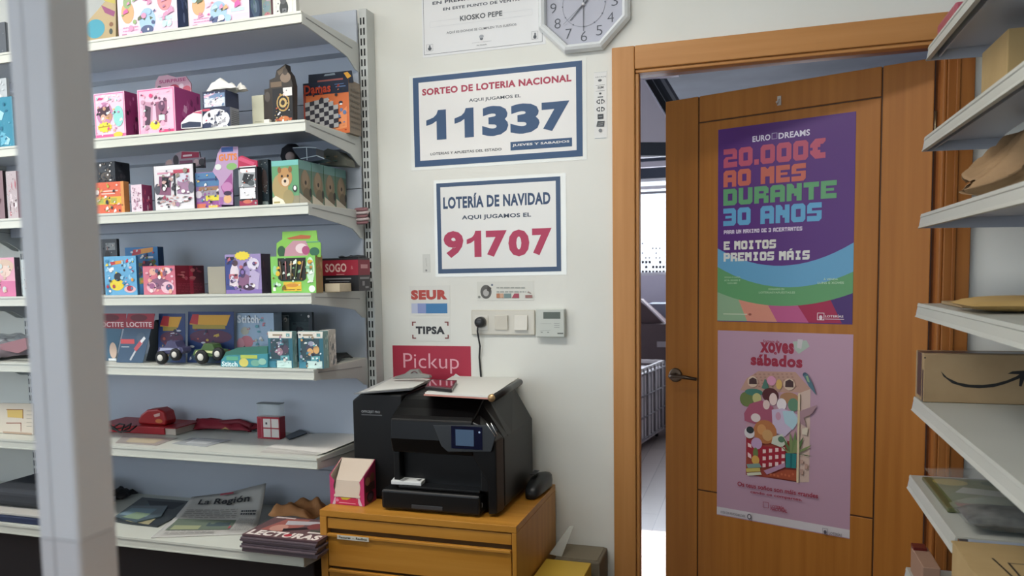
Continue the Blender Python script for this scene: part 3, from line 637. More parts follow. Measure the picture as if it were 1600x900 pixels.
slab('crest_card', [(342, 320), (342, 282), (332, 268), (336, 258), (340, 240), (346, 229), (372, 229), (372, 262), (364, 266), (364, 320)], 2.268, .0015, pm('b490b8', .45), b_[0])
decal('crest_print', b_[0], front(2.268), [('R', 346, 238, 364, 229, '3058a8'), ('T', 'GUTS', 342, 252, 370, 239, 'e0782c', .05), ('E', 354, 266, 370, 254, '7cb060'), ('P', [(345, 292), (362, 270), (364, 300), (350, 304)], 'a04a90'), ('E', 347, 300, 363, 284, 'c07ab0'), ('E', 350, 318, 362, 304, 'e0a870'), ('E', 350, 306, 362, 298, '40284a'), ('R', 343, 320, 349, 308, 'a060a8'), ('E', 336, 266, 346, 256, 'd0d8d0')])
b_ = toy('toy_box', 'black and red toy box with a blank white label and red crest, third shelf', 'toy', z, 373, 402, 409, 262, 2.262, '26222a', '1c1a20', [('R', 0, .5, .9, .94, '9aa0a4'), ('R', .1, .86, .9, .96, 'e8e8e8'), ('P', [(.15, .62), (.6, .55), (.85, .8), (.3, .85)], '2c3034'), ('E', .5, .52, .85, .66, '50585c'), ('R', .04, .2, .88, .48, 'dcdce0'), ('R', 0, 0, .98, .16, 'a02848'), ('E', .2, .08, .7, .18, 'd06850')])
slab('crest_card', [(372, 262), (370, 246), (378, 243), (392, 249), (402, 251), (402, 262)], 2.268, .004, pm('c02850', .4), b_[0])
decal('crest_print', b_[0], front(2.268), [('P', [(371, 250), (376, 245), (398, 254), (396, 259)], 'd84870'), ('R', 374, 262, 400, 258.5, 'e8e0e0')])
b_ = toy('tall_box', 'dark teal box under the dark haired toy, third shelf', 'box', z, 404, 419, 424, 250, 2.30, '24343c', '1c2a32', [('E', .3, .3, .9, .8, '4a3c3a'), ('R', .2, .02, .9, .12, '8a9a98')])
# dark haired doll bust behind
dx = onY(429, 240, 2.38)
r_ = root('plush_toy', 'small dark plush toy peeping above the boxes on the third shelf', 'toy', (dx.x, 2.48, z))
mb = MB(); mb.lathe((dx.x, 2.49, z + .001), (0, 0, 1), [(0, .03), (.05, .034), (.11, .028), (.15, .02)], pm('3c4450', .8), 16); mb.build('body', r_)
mb = MB(); mb.lathe((dx.x, 2.49, z + .15), (0, 0, 1), [(0, .018), (.012, .032), (.035, .04), (.06, .034), (.075, .015)], pm('22242c', .85), 18); mb.build('head', r_)
mb = MB(); mb.lathe((dx.x + .014, 2.452, z + .178), (.1, -1, 0), [(-.008, .018), (.004, .015), (.008, .006)], pm('b09a94', .7), 14); mb.build('muzzle', r_)
# four animal photo boxes in a row into the shelf
def cheetah(fr):
    return [('R', 0, 0, 1, .2, '8c8468'), ('R', 0, .88, 1, 1, '68b8b0'), ('E', .0, .12, .6, .7, 'a8925a'), ('E', .22, .4, .76, .84, 'b8864a'), ('E', .22, .72, .36, .86, '8a5c30'), ('E', .62, .72, .76, .86, '8a5c30'), ('E', .36, .42, .64, .62, 'd8c0a0'), ('E', .44, .5, .54, .57, '2a1c18'), ('E', .34, .62, .42, .68, '2a1c18'), ('E', .56, .62, .64, .68, '2a1c18'), ('E', .4, .0, .8, .34, '9a8a58'), ('P', [(0, 0), (.5, 0), (.4, .12), (.12, .22), (0, .16)], 'e0d8c0'), ('R', .05, .05, .28, .09, 'a09050'), ('E', .76, .28, .94, .44, '2a3030'), ('E', .8, .32, .9, .42, 'e0e4e0')]
cx0 = onY(425, 280, 2.268).x; cx1 = -1.335; ctop = onY(425, 252, 2.268).z
dd = .076
r_ = root('animal_toy_box', 'green box with a big cat photo, foremost of the row of four', 'toy', ((cx0 + cx1) / 2, 2.268 + dd / 2, z), 'green animal boxes on the third shelf')
mb = MB(); vs = [(x, y, q) for q in (z + .0006, ctop) for y in (2.268, 2.268 + dd) for x in (cx0, cx1)]
mb.add(vs, [(0, 1, 5, 4)], pm('5c9c68', .35)).add(vs, [(0, 2, 3, 1), (2, 6, 7, 3), (0, 4, 6, 2), (1, 3, 7, 5)], pm('5a7a68', .35)).add(vs, [(4, 5, 7, 6)], pm('3a8c84', .35)); mb.build('carton', r_)
decal('front_print', r_, front(2.268), cheetah(0), mode='n', frame=(cx0, z, cx1, ctop))
decal('side_print', r_, Plane((cx1, 0, 0), (0, 1, 0)), [('R', 0, .8, 1, 1, '6a9c98'), ('E', .12, .2, .9, .78, '8a7658'), ('E', .25, .4, .75, .8, '9c8468'), ('E', .3, .05, .95, .4, '70604a'), ('E', .45, .46, .6, .56, '30241c'), ('P', [(0, 0), (1, 0), (.9, .08), (0, .26)], 'cfc4b0'), ('E', .8, .2, 1, .4, '30302c')], mode='n', frame=(2.268, z, 2.268 + dd, ctop))
for k, lb in ((1, 'second'), (2, 'third'), (3, 'rearmost')):
    copy_tree(r_, (0, (dd + .0035) * k, 0), 'green box with a big cat photo, %s of the row of four from the front' % lb)
r_ = root('toy_pack', 'dark blue pack with crossed white strings lying on the animal boxes', 'toy', tuple(onY(480, 250, 2.40)))
slab('pack', [(456, 231), (466, 229), (494, 232), (494, 244), (507, 249), (484, 253), (469, 249)], 2.36, .05, pm('1c2c40', .35), r_)
decal('string_print', r_, front(2.36), [('L', [(458, 231), (479, 230), (494, 231)], .0025, 'b8c4cc'), ('L', [(479, 230), (480, 250)], .0025, 'b8c4cc'), ('L', [(470, 248), (495, 243), (507, 248)], .0025, 'a8b8c0')])
r_ = root('toy_pack', 'mottled green and brown leopard pack lying at the right end above the animal boxes', 'toy', tuple(onY(520, 255, 2.50)))
slab('pack', [(500, 257), (498, 240), (512, 232), (528, 236), (541, 250), (542, 259)], 2.49, .06, pm('5a5c50', .5), r_)
decal('spot_print', r_, front(2.49), [(t[0],) + ((500 + t[1] * 36, 257 - t[2] * 18, 500 + t[3] * 36, 257 - t[4] * 18, t[5]) if t[0] != 'P' else ([(500 + p[0] * 36, 257 - p[1] * 18) for p in t[1]], t[2])) for t in busy(44, ['8a7250', '2c3a34', 'b09a70', '4a7068'], 16, .1, .1, .85, .8, .1, .3)])
# strap roll on the upright
mb = MB(); cc = Vector((-1.276, 2.574, z - .03))
for k in range(5):
    R_ = .021 + .0025 * (k % 2)
    mb.tube([cc + Vector((R_ * cos(t * pi / 8), R_ * sin(t * pi / 8) * .7, k * .011 - .012 + .003 * sin(t * pi / 8))) for t in range(17)], .0052, pm('c8b8b8' if k % 2 else '9c6a70', .7), 6)
tag(mb.build('strap_roll'), 'rolled striped strap hanging on the upright beside the animal boxes', 'strap')
for xl, xr, xs, yt, c1, c2, lb, sd in ((-40, 5, 9, 270, '8a6a70', '30282c', 'brown pink box at the far left of the third shelf', 61), (10, 26, 34, 268, 'b8a8ac', '9a5060', 'narrow pale pink box left of the post on the third shelf', 62)):
    toy('toy_box', lb, 'toy', z, xl, xr, xs, yt, 2.262, c1, c2, busy(sd, ['d8c8cc', '5a3038', 'c05a68', 'e8dce0'], 10))
# --- shelf 4
z = ZS[3]; ZMIN[0] = z
toy('figure_pack', 'dark grey pack behind the blue racer boxes', 'toy', z, 158, 183, 187, 374, 2.42, '50545a', '3a3e44', [('R', .3, .8, .9, .93, 'a0a4a4'), ('E', .1, .2, .5, .5, '9a5a50'), ('E', .2, .5, .6, .8, '3a3838'), ('R', .4, .1, .8, .3, '7a4048')])
logo = lambda x0, y0, x1, y1: [('P', [(x0, y0), (x1, y0 + (y1 - y0) * .5), (x1 + .02, y1 + .02), (x0 + .06, y1 - .02)], 'e8902c'), ('P', [(x0, y0), (x0 + (x1 - x0) * .45, y0 + (y1 - y0) * .3), (x0 + (x1 - x0) * .45, y1 - .02), (x0 + .06, y1 - .02)], 'd03040')]
toy('racer_box', 'light blue toy box with a yellow blob and dark racer, beside the post', 'toy', z, 163, 213, 216, 401, 2.262, '58a8d8', '2c6ca0', logo(.15, .76, .6, .88) + [('R', .1, .64, .3, .72, 'e8f0f4'), ('E', .15, .12, .6, .42, 'e8cc20'), ('E', .3, .36, .54, .58, '26303c'), ('E', .6, .06, .96, .24, 'e0b0b8'), ('E', .68, .1, .88, .24, 'b82840'), ('E', .02, .0, .18, .3, '3888b8')] + busy(41, ['88c8e8', '3a88c0'], 6, .5, .3, .98, .95))
toy('racer_box', 'taller blue toy pack with an orange flash behind the light blue one', 'toy', z, 196, 247, 0, 387, 2.36, '2878b8', '1c4c80', logo(.2, .82, .85, .97) + [('R', .6, .76, .86, .8, 'd8d8e0'), ('P', [(.1, .55), (.5, .6), (.7, .5), (.95, .68), (.9, .74), (.5, .66), (.1, .68)], '6a7838'), ('E', .2, .34, .5, .6, '403848'), ('E', .5, .5, .85, .7, '4a2858'), ('P', [(.2, .2), (.7, .24), (.95, .3), (.9, .4), (.2, .32)], '90983a')], d=.03)
toy('chocolate_box', 'pink box with pale figures and dark red sides, fourth shelf', 'toy', z, 224, 274, 319, 416, 2.262, 'd8506a', '8a1830', [('R', 0, 0, 1, .96, 'd86a80'), ('E', .2, .68, .42, .92, 'e8a890'), ('E', .55, .7, .88, .94, 'f0d0d0'), ('P', [(.2, .5), (.5, .6), (.8, .48), (.7, .2), (.3, .2)], '8a5878'), ('E', .1, .08, .4, .45, 'e8a8b8'), ('E', .18, .2, .36, .4, 'a05a88'), ('E', .55, .04, .95, .45, 'e8b8c8'), ('E', .7, .14, .9, .36, '5a5880'), ('E', .45, .6, .62, .82, 'e07838')], [('R', .48, 0, .6, 1, 'b82040'), ('R', .62, 0, 1, .98, '6a2434')] + busy(42, ['b84058', '701424', 'c86a70'], 12, .02, .45, .98, .95) + lines(.05, .08, .9, .4, 6, 'a83850', seed=3))
toy('card_box', 'plain grey beige box with a thin loop, between the pink and lilac boxes', 'box', z, 325, 352, 0, 417, 2.32, 'a09a88', '8a8474', d=.12)
toy('doll_box', 'lilac doll box with a yellow flash and figures, fourth shelf', 'toy', z, 352, 408, 423, 398, 2.262, '9a88c0', '3c3448', [('P', [(0, .1), (.25, .1), (.3, .9), (0, .9)], '3a4890'), ('R', .04, .86, .26, .94, '2a2838'), ('S', .26, .84, .72, 1.08, 'e8d028'), ('P', [(.1, .2), (.35, .14), (.38, .6), (.26, .88), (.14, .6)], 'e0d0d8'), ('E', .2, .7, .36, .86, '5a4048'), ('R', .1, .38, .35, .5, 'c06070'), ('E', .34, .1, .72, .5, '8a5a80'), ('E', .4, .4, .56, .64, '503c68'), ('E', .62, .6, .95, .9, 'd8d0e4'), ('P', [(.64, .2), (.9, .1), (.96, .5), (.7, .66)], 'b8a8d0'), ('R', 0, 0, 1, .1, '8468b4'), ('L', [(.04, .24), (.34, .14)], .002, '403068'), ('E', .5, .08, .8, .2, '48304c')], busy(43, ['28242c', '5a4450', '483850'], 9))
b_ = toy('candy_display_box', 'bright green display box with a round dark window and sticks, fourth shelf', 'toy', z, 423, 493, 504, 401, 2.262, '78c850', 'a08048', [('E', .05, .5, .14, .75, '8ad8a0'), ('R', .04, .06, .1, .16, 'e8f0e0'), ('E', .8, .3, .98, .96, 'c8e8c8'), ('E', .84, .02, .98, .2, 'e8f8e8'), ('E', .86, .5, .95, .8, '80b888'), ('R', .28, .05, .68, .30, 'e8b820'), ('R', .3, .08, .66, .1, '806018'), ('E', .34, .16, .62, .26, 'd88a28')], busy(45, ['c08050', '806038', 'd0b080'], 9))
fx = lambda u: b_[1] + (b_[2] - b_[1]) * u
fz = lambda v: b_[5] + (b_[6] - b_[5]) * v
rw = [(fx(.17 + .62 * a), fz(.33 + .62 * c)) for a, c in ((.1, 0), (.9, 0), (1, .1), (1, 1.0), (0, 1.0), (0, .1))]
MB().prism([(x, 2.2615, q) for x, q in rw], (0, -.0008, 0), pm('2a2c26', .3)).build('window', b_[0])
mb = MB()
for k in range(5): mb.tube([(fx(.26 + .1 * k), 2.2585, fz(.38)), (fx(.22 + .13 * k), 2.2585, fz(.86))], .0022, pm(('8a7458', 'a86a70', 'c0b090', '6a8050', 'a07858')[k], .5), 6)
mb.build('stick', b_[0])
slab('crest_card', [(432, 402), (432, 380), (441, 374), (441, 362), (494, 360), (496, 376), (501, 380), (501, 402)], 2.275, .004, pm('7cc040', .4), b_[0])
decal('crest_print', b_[0], front(2.275), [('E', 434, 402, 446, 384, '2c5a38'), ('P', [(444, 402), (446, 388), (458, 376), (478, 376), (484, 390), (480, 402)], 'c08a98'), ('E', 462, 396, 480, 380, 'e0c8cc'), ('E', 472, 398, 484, 384, 'b04a78'), ('P', [(448, 372), (470, 367), (486, 368), (484, 373), (452, 374)], 'b85a30'), ('E', 484, 400, 499, 386, '2e6a4c'), ('R', 478, 379, 500, 377, '4a9888')])
b_ = toy('storage_box', 'black appliance box with a red band reading SOGO, right end of the fourth shelf', 'box', z, 503, 560, 578, 404, 2.42, '1e1e22', '34343a', [('R', -.0, .48, 1, .94, 'a81830'), ('T', 'SOGO', .1, .58, .68, .84, 'e0b8b0', .03), ('T', '&', .8, .66, .86, .76, 'c87878', 0), ('R', .1, .36, .8, .4, '88888c'), ('R', .2, .28, .75, .31, '707074'), ('R', .4, .5, .62, .52, 'd09090')], [('R', 0, .48, 1, .94, '982038'), ('R', .2, .68, .8, .8, 'd08a90'), ('R', .1, .36, .9, .42, '8a8a8e'), ('R', .3, .16, .5, .3, '88888c'), ('R', .55, .08, .85, .14, '88888c')], bevel=0, micro=0)
tag(MB().grid(crumple(8, (b_[2] - .055, 2.49, b_[6] + .001), .075, .09, .012), 10, 8, pm('2c3034', .5)).build('dark_pouch', solid=.002), 'flat dark pouch lying on the black and red appliance box', 'pouch')
w_ = onY(519, 448, 2.33); box1('wood_block', (w_.x - .027, w_.x + .027, 2.33, 2.41, z + .0006, onY(519, 443, 2.33).z), noisy('pale_wood', 'c4b494', 'd0c0a0', (4, 30, 30), .6, 3), bevel=.002, label='pale wooden block in front of the black and red appliance box', cat='block')
b_ = toy('doll_box', 'pink doll box at the far left of the fourth shelf', 'toy', z, -35, 23, 32, 404, 2.262, 'e8a0b8', '4a4650', [('R', 0, 0, 1, .4, 'e070a0'), ('E', .5, .6, .98, .96, 'd8b8a0'), ('E', .6, .5, .9, .8, 'e8c8b8'), ('R', 0, .6, .4, 1, 'c8d4d0')], busy(46, ['6a6a74', '3a3840'], 5))
toy('doll_box', 'pale box with a small figure just left of the post, fourth shelf', 'toy', z, 34, 60, 0, 406, 2.262, 'c8d4d4', '88909a', [('E', .2, .2, .5, .6, 'c09890')], d=.1)
# --- shelf 5
z = ZS[4]; ZMIN[0] = z
def blister(name, label, pts, y, top, bot, extra, d=.018, lean=.03):
    r = root(name, label, 'pack', tuple(onY(sum(p[0] for p in pts) / len(pts), max(p[1] for p in pts), y)), None)
    slab('card', pts, y, .0015, pm(bot, .4), r)
    decal('card_print', r, front(y), extra)
    return r
toolart = lambda x, c: [('P', [(x + 20, 490), (x + 62, 490), (x + 60, 514), (x + 14, 512)], 'a82438'), ('T', c, x + 18, 511, x + 57, 503, 'e8c8c8', .03), ('E', x + 24, 502, x + 50, 491, '702030'), ('R', x + 9, 537, x + 30, 530, 'd04a50'), ('L', [(x + 10, 542), (x + 22, 542)], .002, 'd0d8dc'), ('E', x + 34, 536, x + 48, 520, '4a6078')] + [('L', [(x + 24, 562), (x + 32, 548), (x + 42, 536)], .007, 'b8c0c8'), ('L', [(x + 32, 546), (x + 41, 534)], .014, 'c85058'), ('L', [(x + 41, 534), (x + 46, 528)], .010, 'd8dce0')]
blister('glue_blister', 'red topped blue glue blister card half hidden by the post', [(146, 570), (180, 569), (196, 490), (158, 492)], 2.34, 'a82438', '3a6a88', toolart(136, 'LOCTITE')[:3] + [('E', 172, 560, 182, 535, 'd8b8a0'), ('R', 170, 566, 182, 560, 'e0e4e4')])
blister('glue_blister', 'red topped blue glue blister card with a picture of a red tube', [(182, 569), (223, 568), (242, 491), (199, 490)], 2.30, 'a82438', '3c5876', toolart(180, 'LOCTITE'))
slab('toy_figure', [(228, 566), (234, 540), (232, 522), (242, 500), (247, 505), (246, 566)], 2.36, .05, pm('16222a', .5), None, 'dark toy pack squeezed between the glue card and the truck pack', 'toy')
rk_ = random.Random(77)
def truck_pack(lb, x0, x1, y0, y1, Y, tx0, tx1, tyb, c1, c2, wheels):
    r = root('monster_truck_pack', lb, 'toy', (onY((x0 + x1) / 2, y1, Y).x, Y, z), 'monster truck packs on the fifth shelf')
    slab('card', [(x0, y1), (x1, y1), (x1 - 1, y0), (x0 + 1, y0)], Y + .075, .0015, pm('26407c', .4), r)
    decal('card_print', r, front(Y + .075), [('P', [(x0 + 3, y0 + 20), (x1 - 12, y0 + 22), (x1 - 6, y0 + 5), (x0 + 8, y0 + 5)], 'e0a028'), ('P', [(x0 + 3, y0 + 18), (x0 + 16, y0 + 20), (x0 + 18, y0 + 4), (x0 + 8, y0 + 4)], 'c83038'), ('R', x0 + 8, y0 + 27, x1 - 14, y0 + 21, 'a89030'), ('E', x0 + 4, y0 + 50, x1 - 4, y0 + 28, '5a3050'), ('E', x0 + 6, y1 - 2, x1 - 20, y1 - 20, '3a5a70')] + [(('E', a_, b_ + h_, a_ + w_, b_, c_) if q_ else ('P', [(a_, b_ + h_), (a_ + w_, b_ + h_ * .7), (a_ + w_ * .8, b_), (a_ + 1, b_ + 1)], c_)) for a_, b_, w_, h_, c_, q_ in [(rk_.uniform(x0 + 2, x1 - 10), rk_.uniform(y0 + 24, y1 - 10), rk_.uniform(2, 8), rk_.uniform(2, 6), rk_.choice(['7a3048', '8898b8', 'c8a040', '2a2c48', '58708c', 'b05040', 'c8ccd8']), rk_.random() < .5) for _ in range(34)]])
    mb = MB(); a = onY(tx0, tyb, Y + .03); b = onY(tx1, tyb - 20, Y + .03); zb_ = a.z; h = b.z - a.z
    L = b.x - a.x
    prof = [(0, .1), (.08, .5), (.3, .55), (.42, 1), (.7, .95), (.78, .55), (.97, .5), (1, .2), (.9, .0), (.1, .0)]
    mb.prism([(a.x + L * u, Y + .012, zb_ + h * v) for u, v in prof], (0, .045, 0), pm(c1, .25)); mb.build('truck_body', r, bevel=.002)
    mb = MB(); mb.prism([(a.x + L * u, Y + .0115, zb_ + h * v) for u, v in ((.1, .22), (.5, .3), (.9, .18), (.85, .42), (.5, .46), (.15, .44))], (0, -.0008, 0), pm(c2, .3)); mb.build('flame_print', r)
    for wx, wy, wr in wheels:
        c = onY(wx, wy, Y + .004); R_ = onY(wx + wr, wy, Y + .004).x - c.x
        R_ = min(R_, c.z - z - .001)
        w = MB(); w.lathe((c.x, Y + .018, c.z), (0, -1, 0), [(0, R_ * .8), (.002, R_), (.014, R_), (.017, R_ * .8), (.017, R_ * .55)], M_blackm, 20); ow = w.build('wheel', r)
        w = MB(); w.lathe((c.x, Y + .0008, c.z), (0, -1, 0), [(0, R_ * .5), (.001, R_ * .48), (.0015, R_ * .15)], pm('d8d4c8', .4), 16); w.build('hub', r)
    return r
truck_pack('monster truck pack with a blue and purple truck', 247, 290, 490, 569, 2.255, 251, 291, 552, '4a4a70', 'a8b0d0', [(251, 559, 8.5), (273, 554, 8)])
truck_pack('monster truck pack with a green flame truck, right of the purple one', 293, 366, 487, 569, 2.265, 306, 350, 556, '4a6a3c', 'd8dc98', [(314, 558, 9.5), (340, 553, 8.5)])
toy('puzzle_box', 'tall pale blue box with the word Stitch in white', 'toy', z, 369, 428, 0, 489, 2.36, 'a0bcd8', '88a4c0', [('T', 'Stitch', .05, .8, .62, .96, 'e8f0f8', .03), ('E', .12, .56, .34, .72, 'b8b8a8'), ('E', .1, .3, .44, .55, 'd07a88'), ('E', .0, .25, .2, .5, 'd890a0'), ('R', .4, .14, .85, .26, '8aa888'), ('R', 0, 0, 1, .12, '5aa0b0')], d=.05)
r_ = root('toy_tray', 'rounded teal tray pack with the word Stitch overhanging the shelf edge', 'toy', tuple(onY(382, 577, 2.25)))
slab('tray', [(345, 573), (346, 562), (352, 556), (418, 553), (418, 574)], 2.248, .03, pm('3a98a8', .35), r_)
slab('lid', [(347, 561), (353, 550), (372, 543), (418, 541), (418, 553), (352, 556)], 2.262, .02, pm('3a7868', .3), r_)
decal('tray_print', r_, front(2.248), [('T', 'Stitch', 347, 573, 371, 565, 'e0f4f4', .03), ('E', 374, 573, 388, 560, 'd8cc58'), ('R', 376, 560, 402, 555, 'b8c848'), ('E', 392, 572, 406, 562, '70b098'), ('E', 404, 570, 416, 560, '90c8b0'), ('R', 354, 563, 372, 557, '58b088')])
for k, (xl, xr, xs, c) in enumerate(((419, 457, 464, 'b48aa0'), (466, 505, 513, 'e0a860'))):
    b_ = toy('figure_window_box', ('small teal window box with a pinkish figure', 'small teal window box with an orange figure, right of the pinkish one')[k], 'toy', z, xl, xr, xs, 518, 2.256, '2c6c80', '7aa8a8', [('P', [(.02, .82), (.98, .82), (1, 1), (-.0, 1)], 'e4ded0'), ('R', .2, .88, .6, .93, '9a8a70'), ('R', .75, .86, .9, .95, '70a8a8'), ('R', .1, .24, .84, .8, '34505a'), ('E', .3, .34, .8, .7, '4a4a5c'), ('E', .35, .34, .6, .55, c), ('E', .6, .4, .84, .62, c if k else '58485c'), ('E', .4, .6, .64, .74, '9ca0b8'), ('R', .5, .2, .86, .34, '58a8b0'), ('R', .54, .25, .62, .3, 'e0f0f0'), ('R', .7, .25, .78, .3, 'e0f0f0'), ('R', .34, .0, .94, .2, 'c8e8e0'), ('R', .02, .0, .3, .18, '3a88a0')], busy(50 + k, ['a8c8c0', '588888', 'c8d8d0'], 8), group='window boxes on the fifth shelf')
toy('pattern_box', 'narrow box with a speckled grey side behind the window boxes', 'box', z, 500, 514, 525, 519, 2.30, 'd0ccc0', 'c8c4bc', None, busy(55, ['6a7478', '8a9498', 'e8e4dc'], 40, .02, .02, .98, .9, .1, .16), ztop=onY(505, 516, 2.3).z)
toy('toy_box', 'dark glossy box standing at the back above the window boxes', 'toy', z, 432, 488, 490, 488, 2.46, '26383e', '1c2a30', [('R', .18, .1, .36, .95, '8a9498'), ('R', .42, .3, .9, .8, '34484c'), ('E', .5, .4, .8, .7, '2a2c34'), ('R', .9, 0, 1, 1, '404850')])
o = MB().grid(crumple(12, (-1.372, 2.46, z + .001), .12, .14, .03), 10, 8, pm('1c2022', .5)).build('black_cloth', solid=.002)
tag(o, 'black folded cloth lying at the right end of the fifth shelf', 'cloth')
# clear garment bag left
r_ = root('garment_bag', 'clear bag of folded grey and pink socks left of the post, fifth shelf', 'bag', tuple(onY(15, 575, 2.4)))
p_ = onY(10, 560, 2.4)
MB().grid(crumple(15, (p_.x, 2.4, z + .001), .22, .26, .075), 14, 12, pm('9a8c94', .7)).build('socks', r_, solid=.003)
MB().grid(crumple(16, (p_.x + .02, 2.39, z + .05), .26, .27, .05), 14, 12, pm('d0d4dc', .2, alpha=.4, spec=.8)).build('film', r_)
slab('sock_band', [(0, 538), (20, 533), (40, 528), (42, 545), (28, 552), (0, 546)], 2.262, .01, pm('a07078', .7), r_)
# --- shelf 6
z = ZS[5]; ZMIN[0] = z
def flat(name, pts, zz, th, mat, label=None, cat=None, parent=None, art=None, group=None, bevel=0):
    P_ = [onZ(px, py, zz + th) for px, py in pts]
    mb = MB(); mb.prism(P_, (0, 0, -th + .0006), mat)
    if art and parent is None:
        r = root(name, label, cat, tuple(sum(P_, Vector()) / len(P_)), group); mb.build('sheet', r, bevel=bevel)
        decal('print', r, Plane((0, 0, zz + th), (1, 0, 0), (0, 1, 0)), art); return r
    return tag(mb.build(name, parent, bevel=bevel), label, cat, group)
flat('card_folder', [(180, 692), (192, 681), (278, 684), (244, 696)], z, .0015, pm('a8a09a', .3), 'clear folder with a beige card lying in front of the red binder', 'folder', art=[('P', [(196, 691), (204, 684), (258, 686), (240, 693)], 'c0b090')])
flat('card_folder', [(268, 693), (300, 684), (362, 687), (322, 698)], z, .0015, pm('b0b4b4', .25), 'clear folder lying in front of the red pouch', 'folder', art=[('P', [(290, 692), (308, 685), (345, 688), (322, 694)], 'c4c8c8')])
fy = max(2.262, onZ(257, 680, z).y)
r_ = root('binder_box', 'red binder box with cream page edges on the sixth shelf', 'box', (onY(220, 675, fy).x, fy + .1, z))
xa, xb = onY(150, 675, fy).x, onY(257, 675, fy).x; zt2 = onY(257, 668, fy).z
MB().box(xa, xb - .001, fy, fy + .16, z + .0006, zt2, pm('b8101c', .4)).build('cover', r_, bevel=.003)
MB().box(xb - .0005, xb + .045, fy + .006, fy + .155, z + .001, zt2 - .004, pm('b8a898', .6)).build('pages', r_)
MB().box(xb - .001, xb + .05, fy + .0, fy + .16, zt2 - .0035, zt2, pm('a01420', .4)).build('top_cover', r_)
hx = onY(243, 665, fy + .05).x
mb = MB()
pr_ = [(-.062, 0), (.062, 0), (.066, .018), (.058, .05), (.03, .062), (-.02, .056), (-.05, .036), (-.064, .014)]
mb.prism([(hx + u, fy + .03, zt2 + .0008 + v) for u, v in pr_], (0, .06, 0), pm('b01418', .35))
r2 = root('tape_dispenser', 'red rounded tape dispenser standing on the red binder box', 'dispenser', (hx, fy + .06, zt2 + .0008)); mb.build('body', r2, bevel=.01, seg=3)
decal('body_print', r2, front(fy + .03), [('P', [(240, 648), (250, 645), (250, 650), (242, 652)], 'd09a90'), ('E', 243, 661, 254, 655, 'd06a28')], off=.0008)
mb = MB(); wp = onZ(185, 668, z + .03)
mb.tube([wp + Vector((.05 * cos(t * .8) + .004 * t, .03 * sin(t * .8), .012 * sin(t * 1.7))) for t in range(-8, 9)], .003, pm('202022', .5), 6)
tag(mb.build('cable'), 'tangled black wire by the post on the red binder box', 'cable')
p_ = onZ(342, 676, z); p_.y = max(p_.y, 2.262)
r_ = root('red_pouch', 'crumpled dark red pouch with a strap, next to the red cube box', 'pouch', (p_.x, p_.y + .06, z))
MB().grid(crumple(22, (p_.x, p_.y + .075, z + .0035), .26, .12, .042), 18, 12, pm('8e1226', .65)).build('pouch', r_, solid=.004)
mb = MB(); a = onY(308, 656, p_.y + .05); b = onY(392, 662, p_.y + .05)
mb.tube([a, a.lerp(b, .2) + Vector((0, 0, -.006)), a.lerp(b, .5) + Vector((0, -.008, -.004)), a.lerp(b, .8) + Vector((0, 0, .004)), b + Vector((0, 0, -.008)), b + Vector((0, -.01, -.03))], [.007, .009, .012, .012, .012, .007], pm('7c1022', .6), 8); mb.build('strap', r_)
q = onY(345, 672, p_.y - .007)
MB().prism([q, q + Vector((.018, 0, .006)), q + Vector((.04, 0, .002)), q + Vector((.02, 0, .012))], (0, -.001, 0), pm('b8904a', .5)).build('emblem', r_)
b_ = toy('cube_box', 'small red box with four white squares under a clear lid', 'box', z, 402, 437, 446, 651, onZ(420, 686, z).y, 'b01c30', 'a01828', [('R', .24, .04, .98, .98, 'b01c30'), ('R', .28, .52, .6, .92, 'dcd4cc'), ('R', .64, .52, .96, .92, 'dcd4cc'), ('R', .28, .08, .6, .46, 'd8d0c8'), ('R', .64, .08, .96, .46, 'd8d0c8'), ('R', .38, .66, .46, .76, '40383c'), ('F', .02, .04, .2, .96, 'e07080', .001)], micro=0)
MB().box(b_[1] + .002, b_[2] - .002, b_[3] + .002, b_[4] - .002, b_[6] + .0005, b_[6] + .045, pm('d0dcdc', .08, alpha=.3, spec=.8)).build('clear_lid', b_[0])
MB().box(b_[1], b_[2], b_[3], b_[4], b_[6] + .0455, b_[6] + .048, pm('606a6a', .3)).build('lid_rim', b_[0])
for k in range(5):
    dx = 3 * k - 6
    flat('loose_paper', [(412 + dx, 707 - 2 * k), (452 + dx, 682 - k), (556, 672 + k), (556, 688), (500 + dx, 712 - k)], z + .0014 * k, .0008, pm(('c8c4bc', 'd0ccc4', 'd8d4cc', 'ccc8c0', 'd8d4cc')[k], .8), ('lowest of the loose papers at the right end of the sixth shelf', 'second lowest of the loose papers beside the printer', 'middle one of the five loose papers beside the printer', 'second from the top of the loose papers beside the printer', 'topmost loose paper beside the printer')[k], 'paper', group='loose papers on the sixth shelf')
flat('dark_card', [(446, 681), (470, 670), (480, 676), (452, 686)], z + .0085, .004, pm('3a4450', .4), 'small dark blue card behind the loose papers', 'card')
r_ = root('diagram_card', 'cream folded leaflet with coloured diagrams, left of the post', 'leaflet', tuple(onY(20, 685, 2.32)))
slab('sheet', [(-30, 686), (52, 684), (52, 631), (3, 630), (-30, 632)], 2.32, .008, pm('d4c8b4', .7), r_)
decal('sheet_print', r_, front(2.32), [('R', 12, 652, 36, 640, 'd8b458'), ('L', [(10, 640), (36, 640), (36, 654)], .003, '8a4a30'), ('L', [(10, 661), (33, 661), (33, 674)], .003, 'a05040'), ('R', 5, 678, 50, 676.5, 'b89a80')] + [('L', [(42, 642 + 6 * k), (50, 642 + 6 * k)], .0015, '9a9488') for k in range(5)])
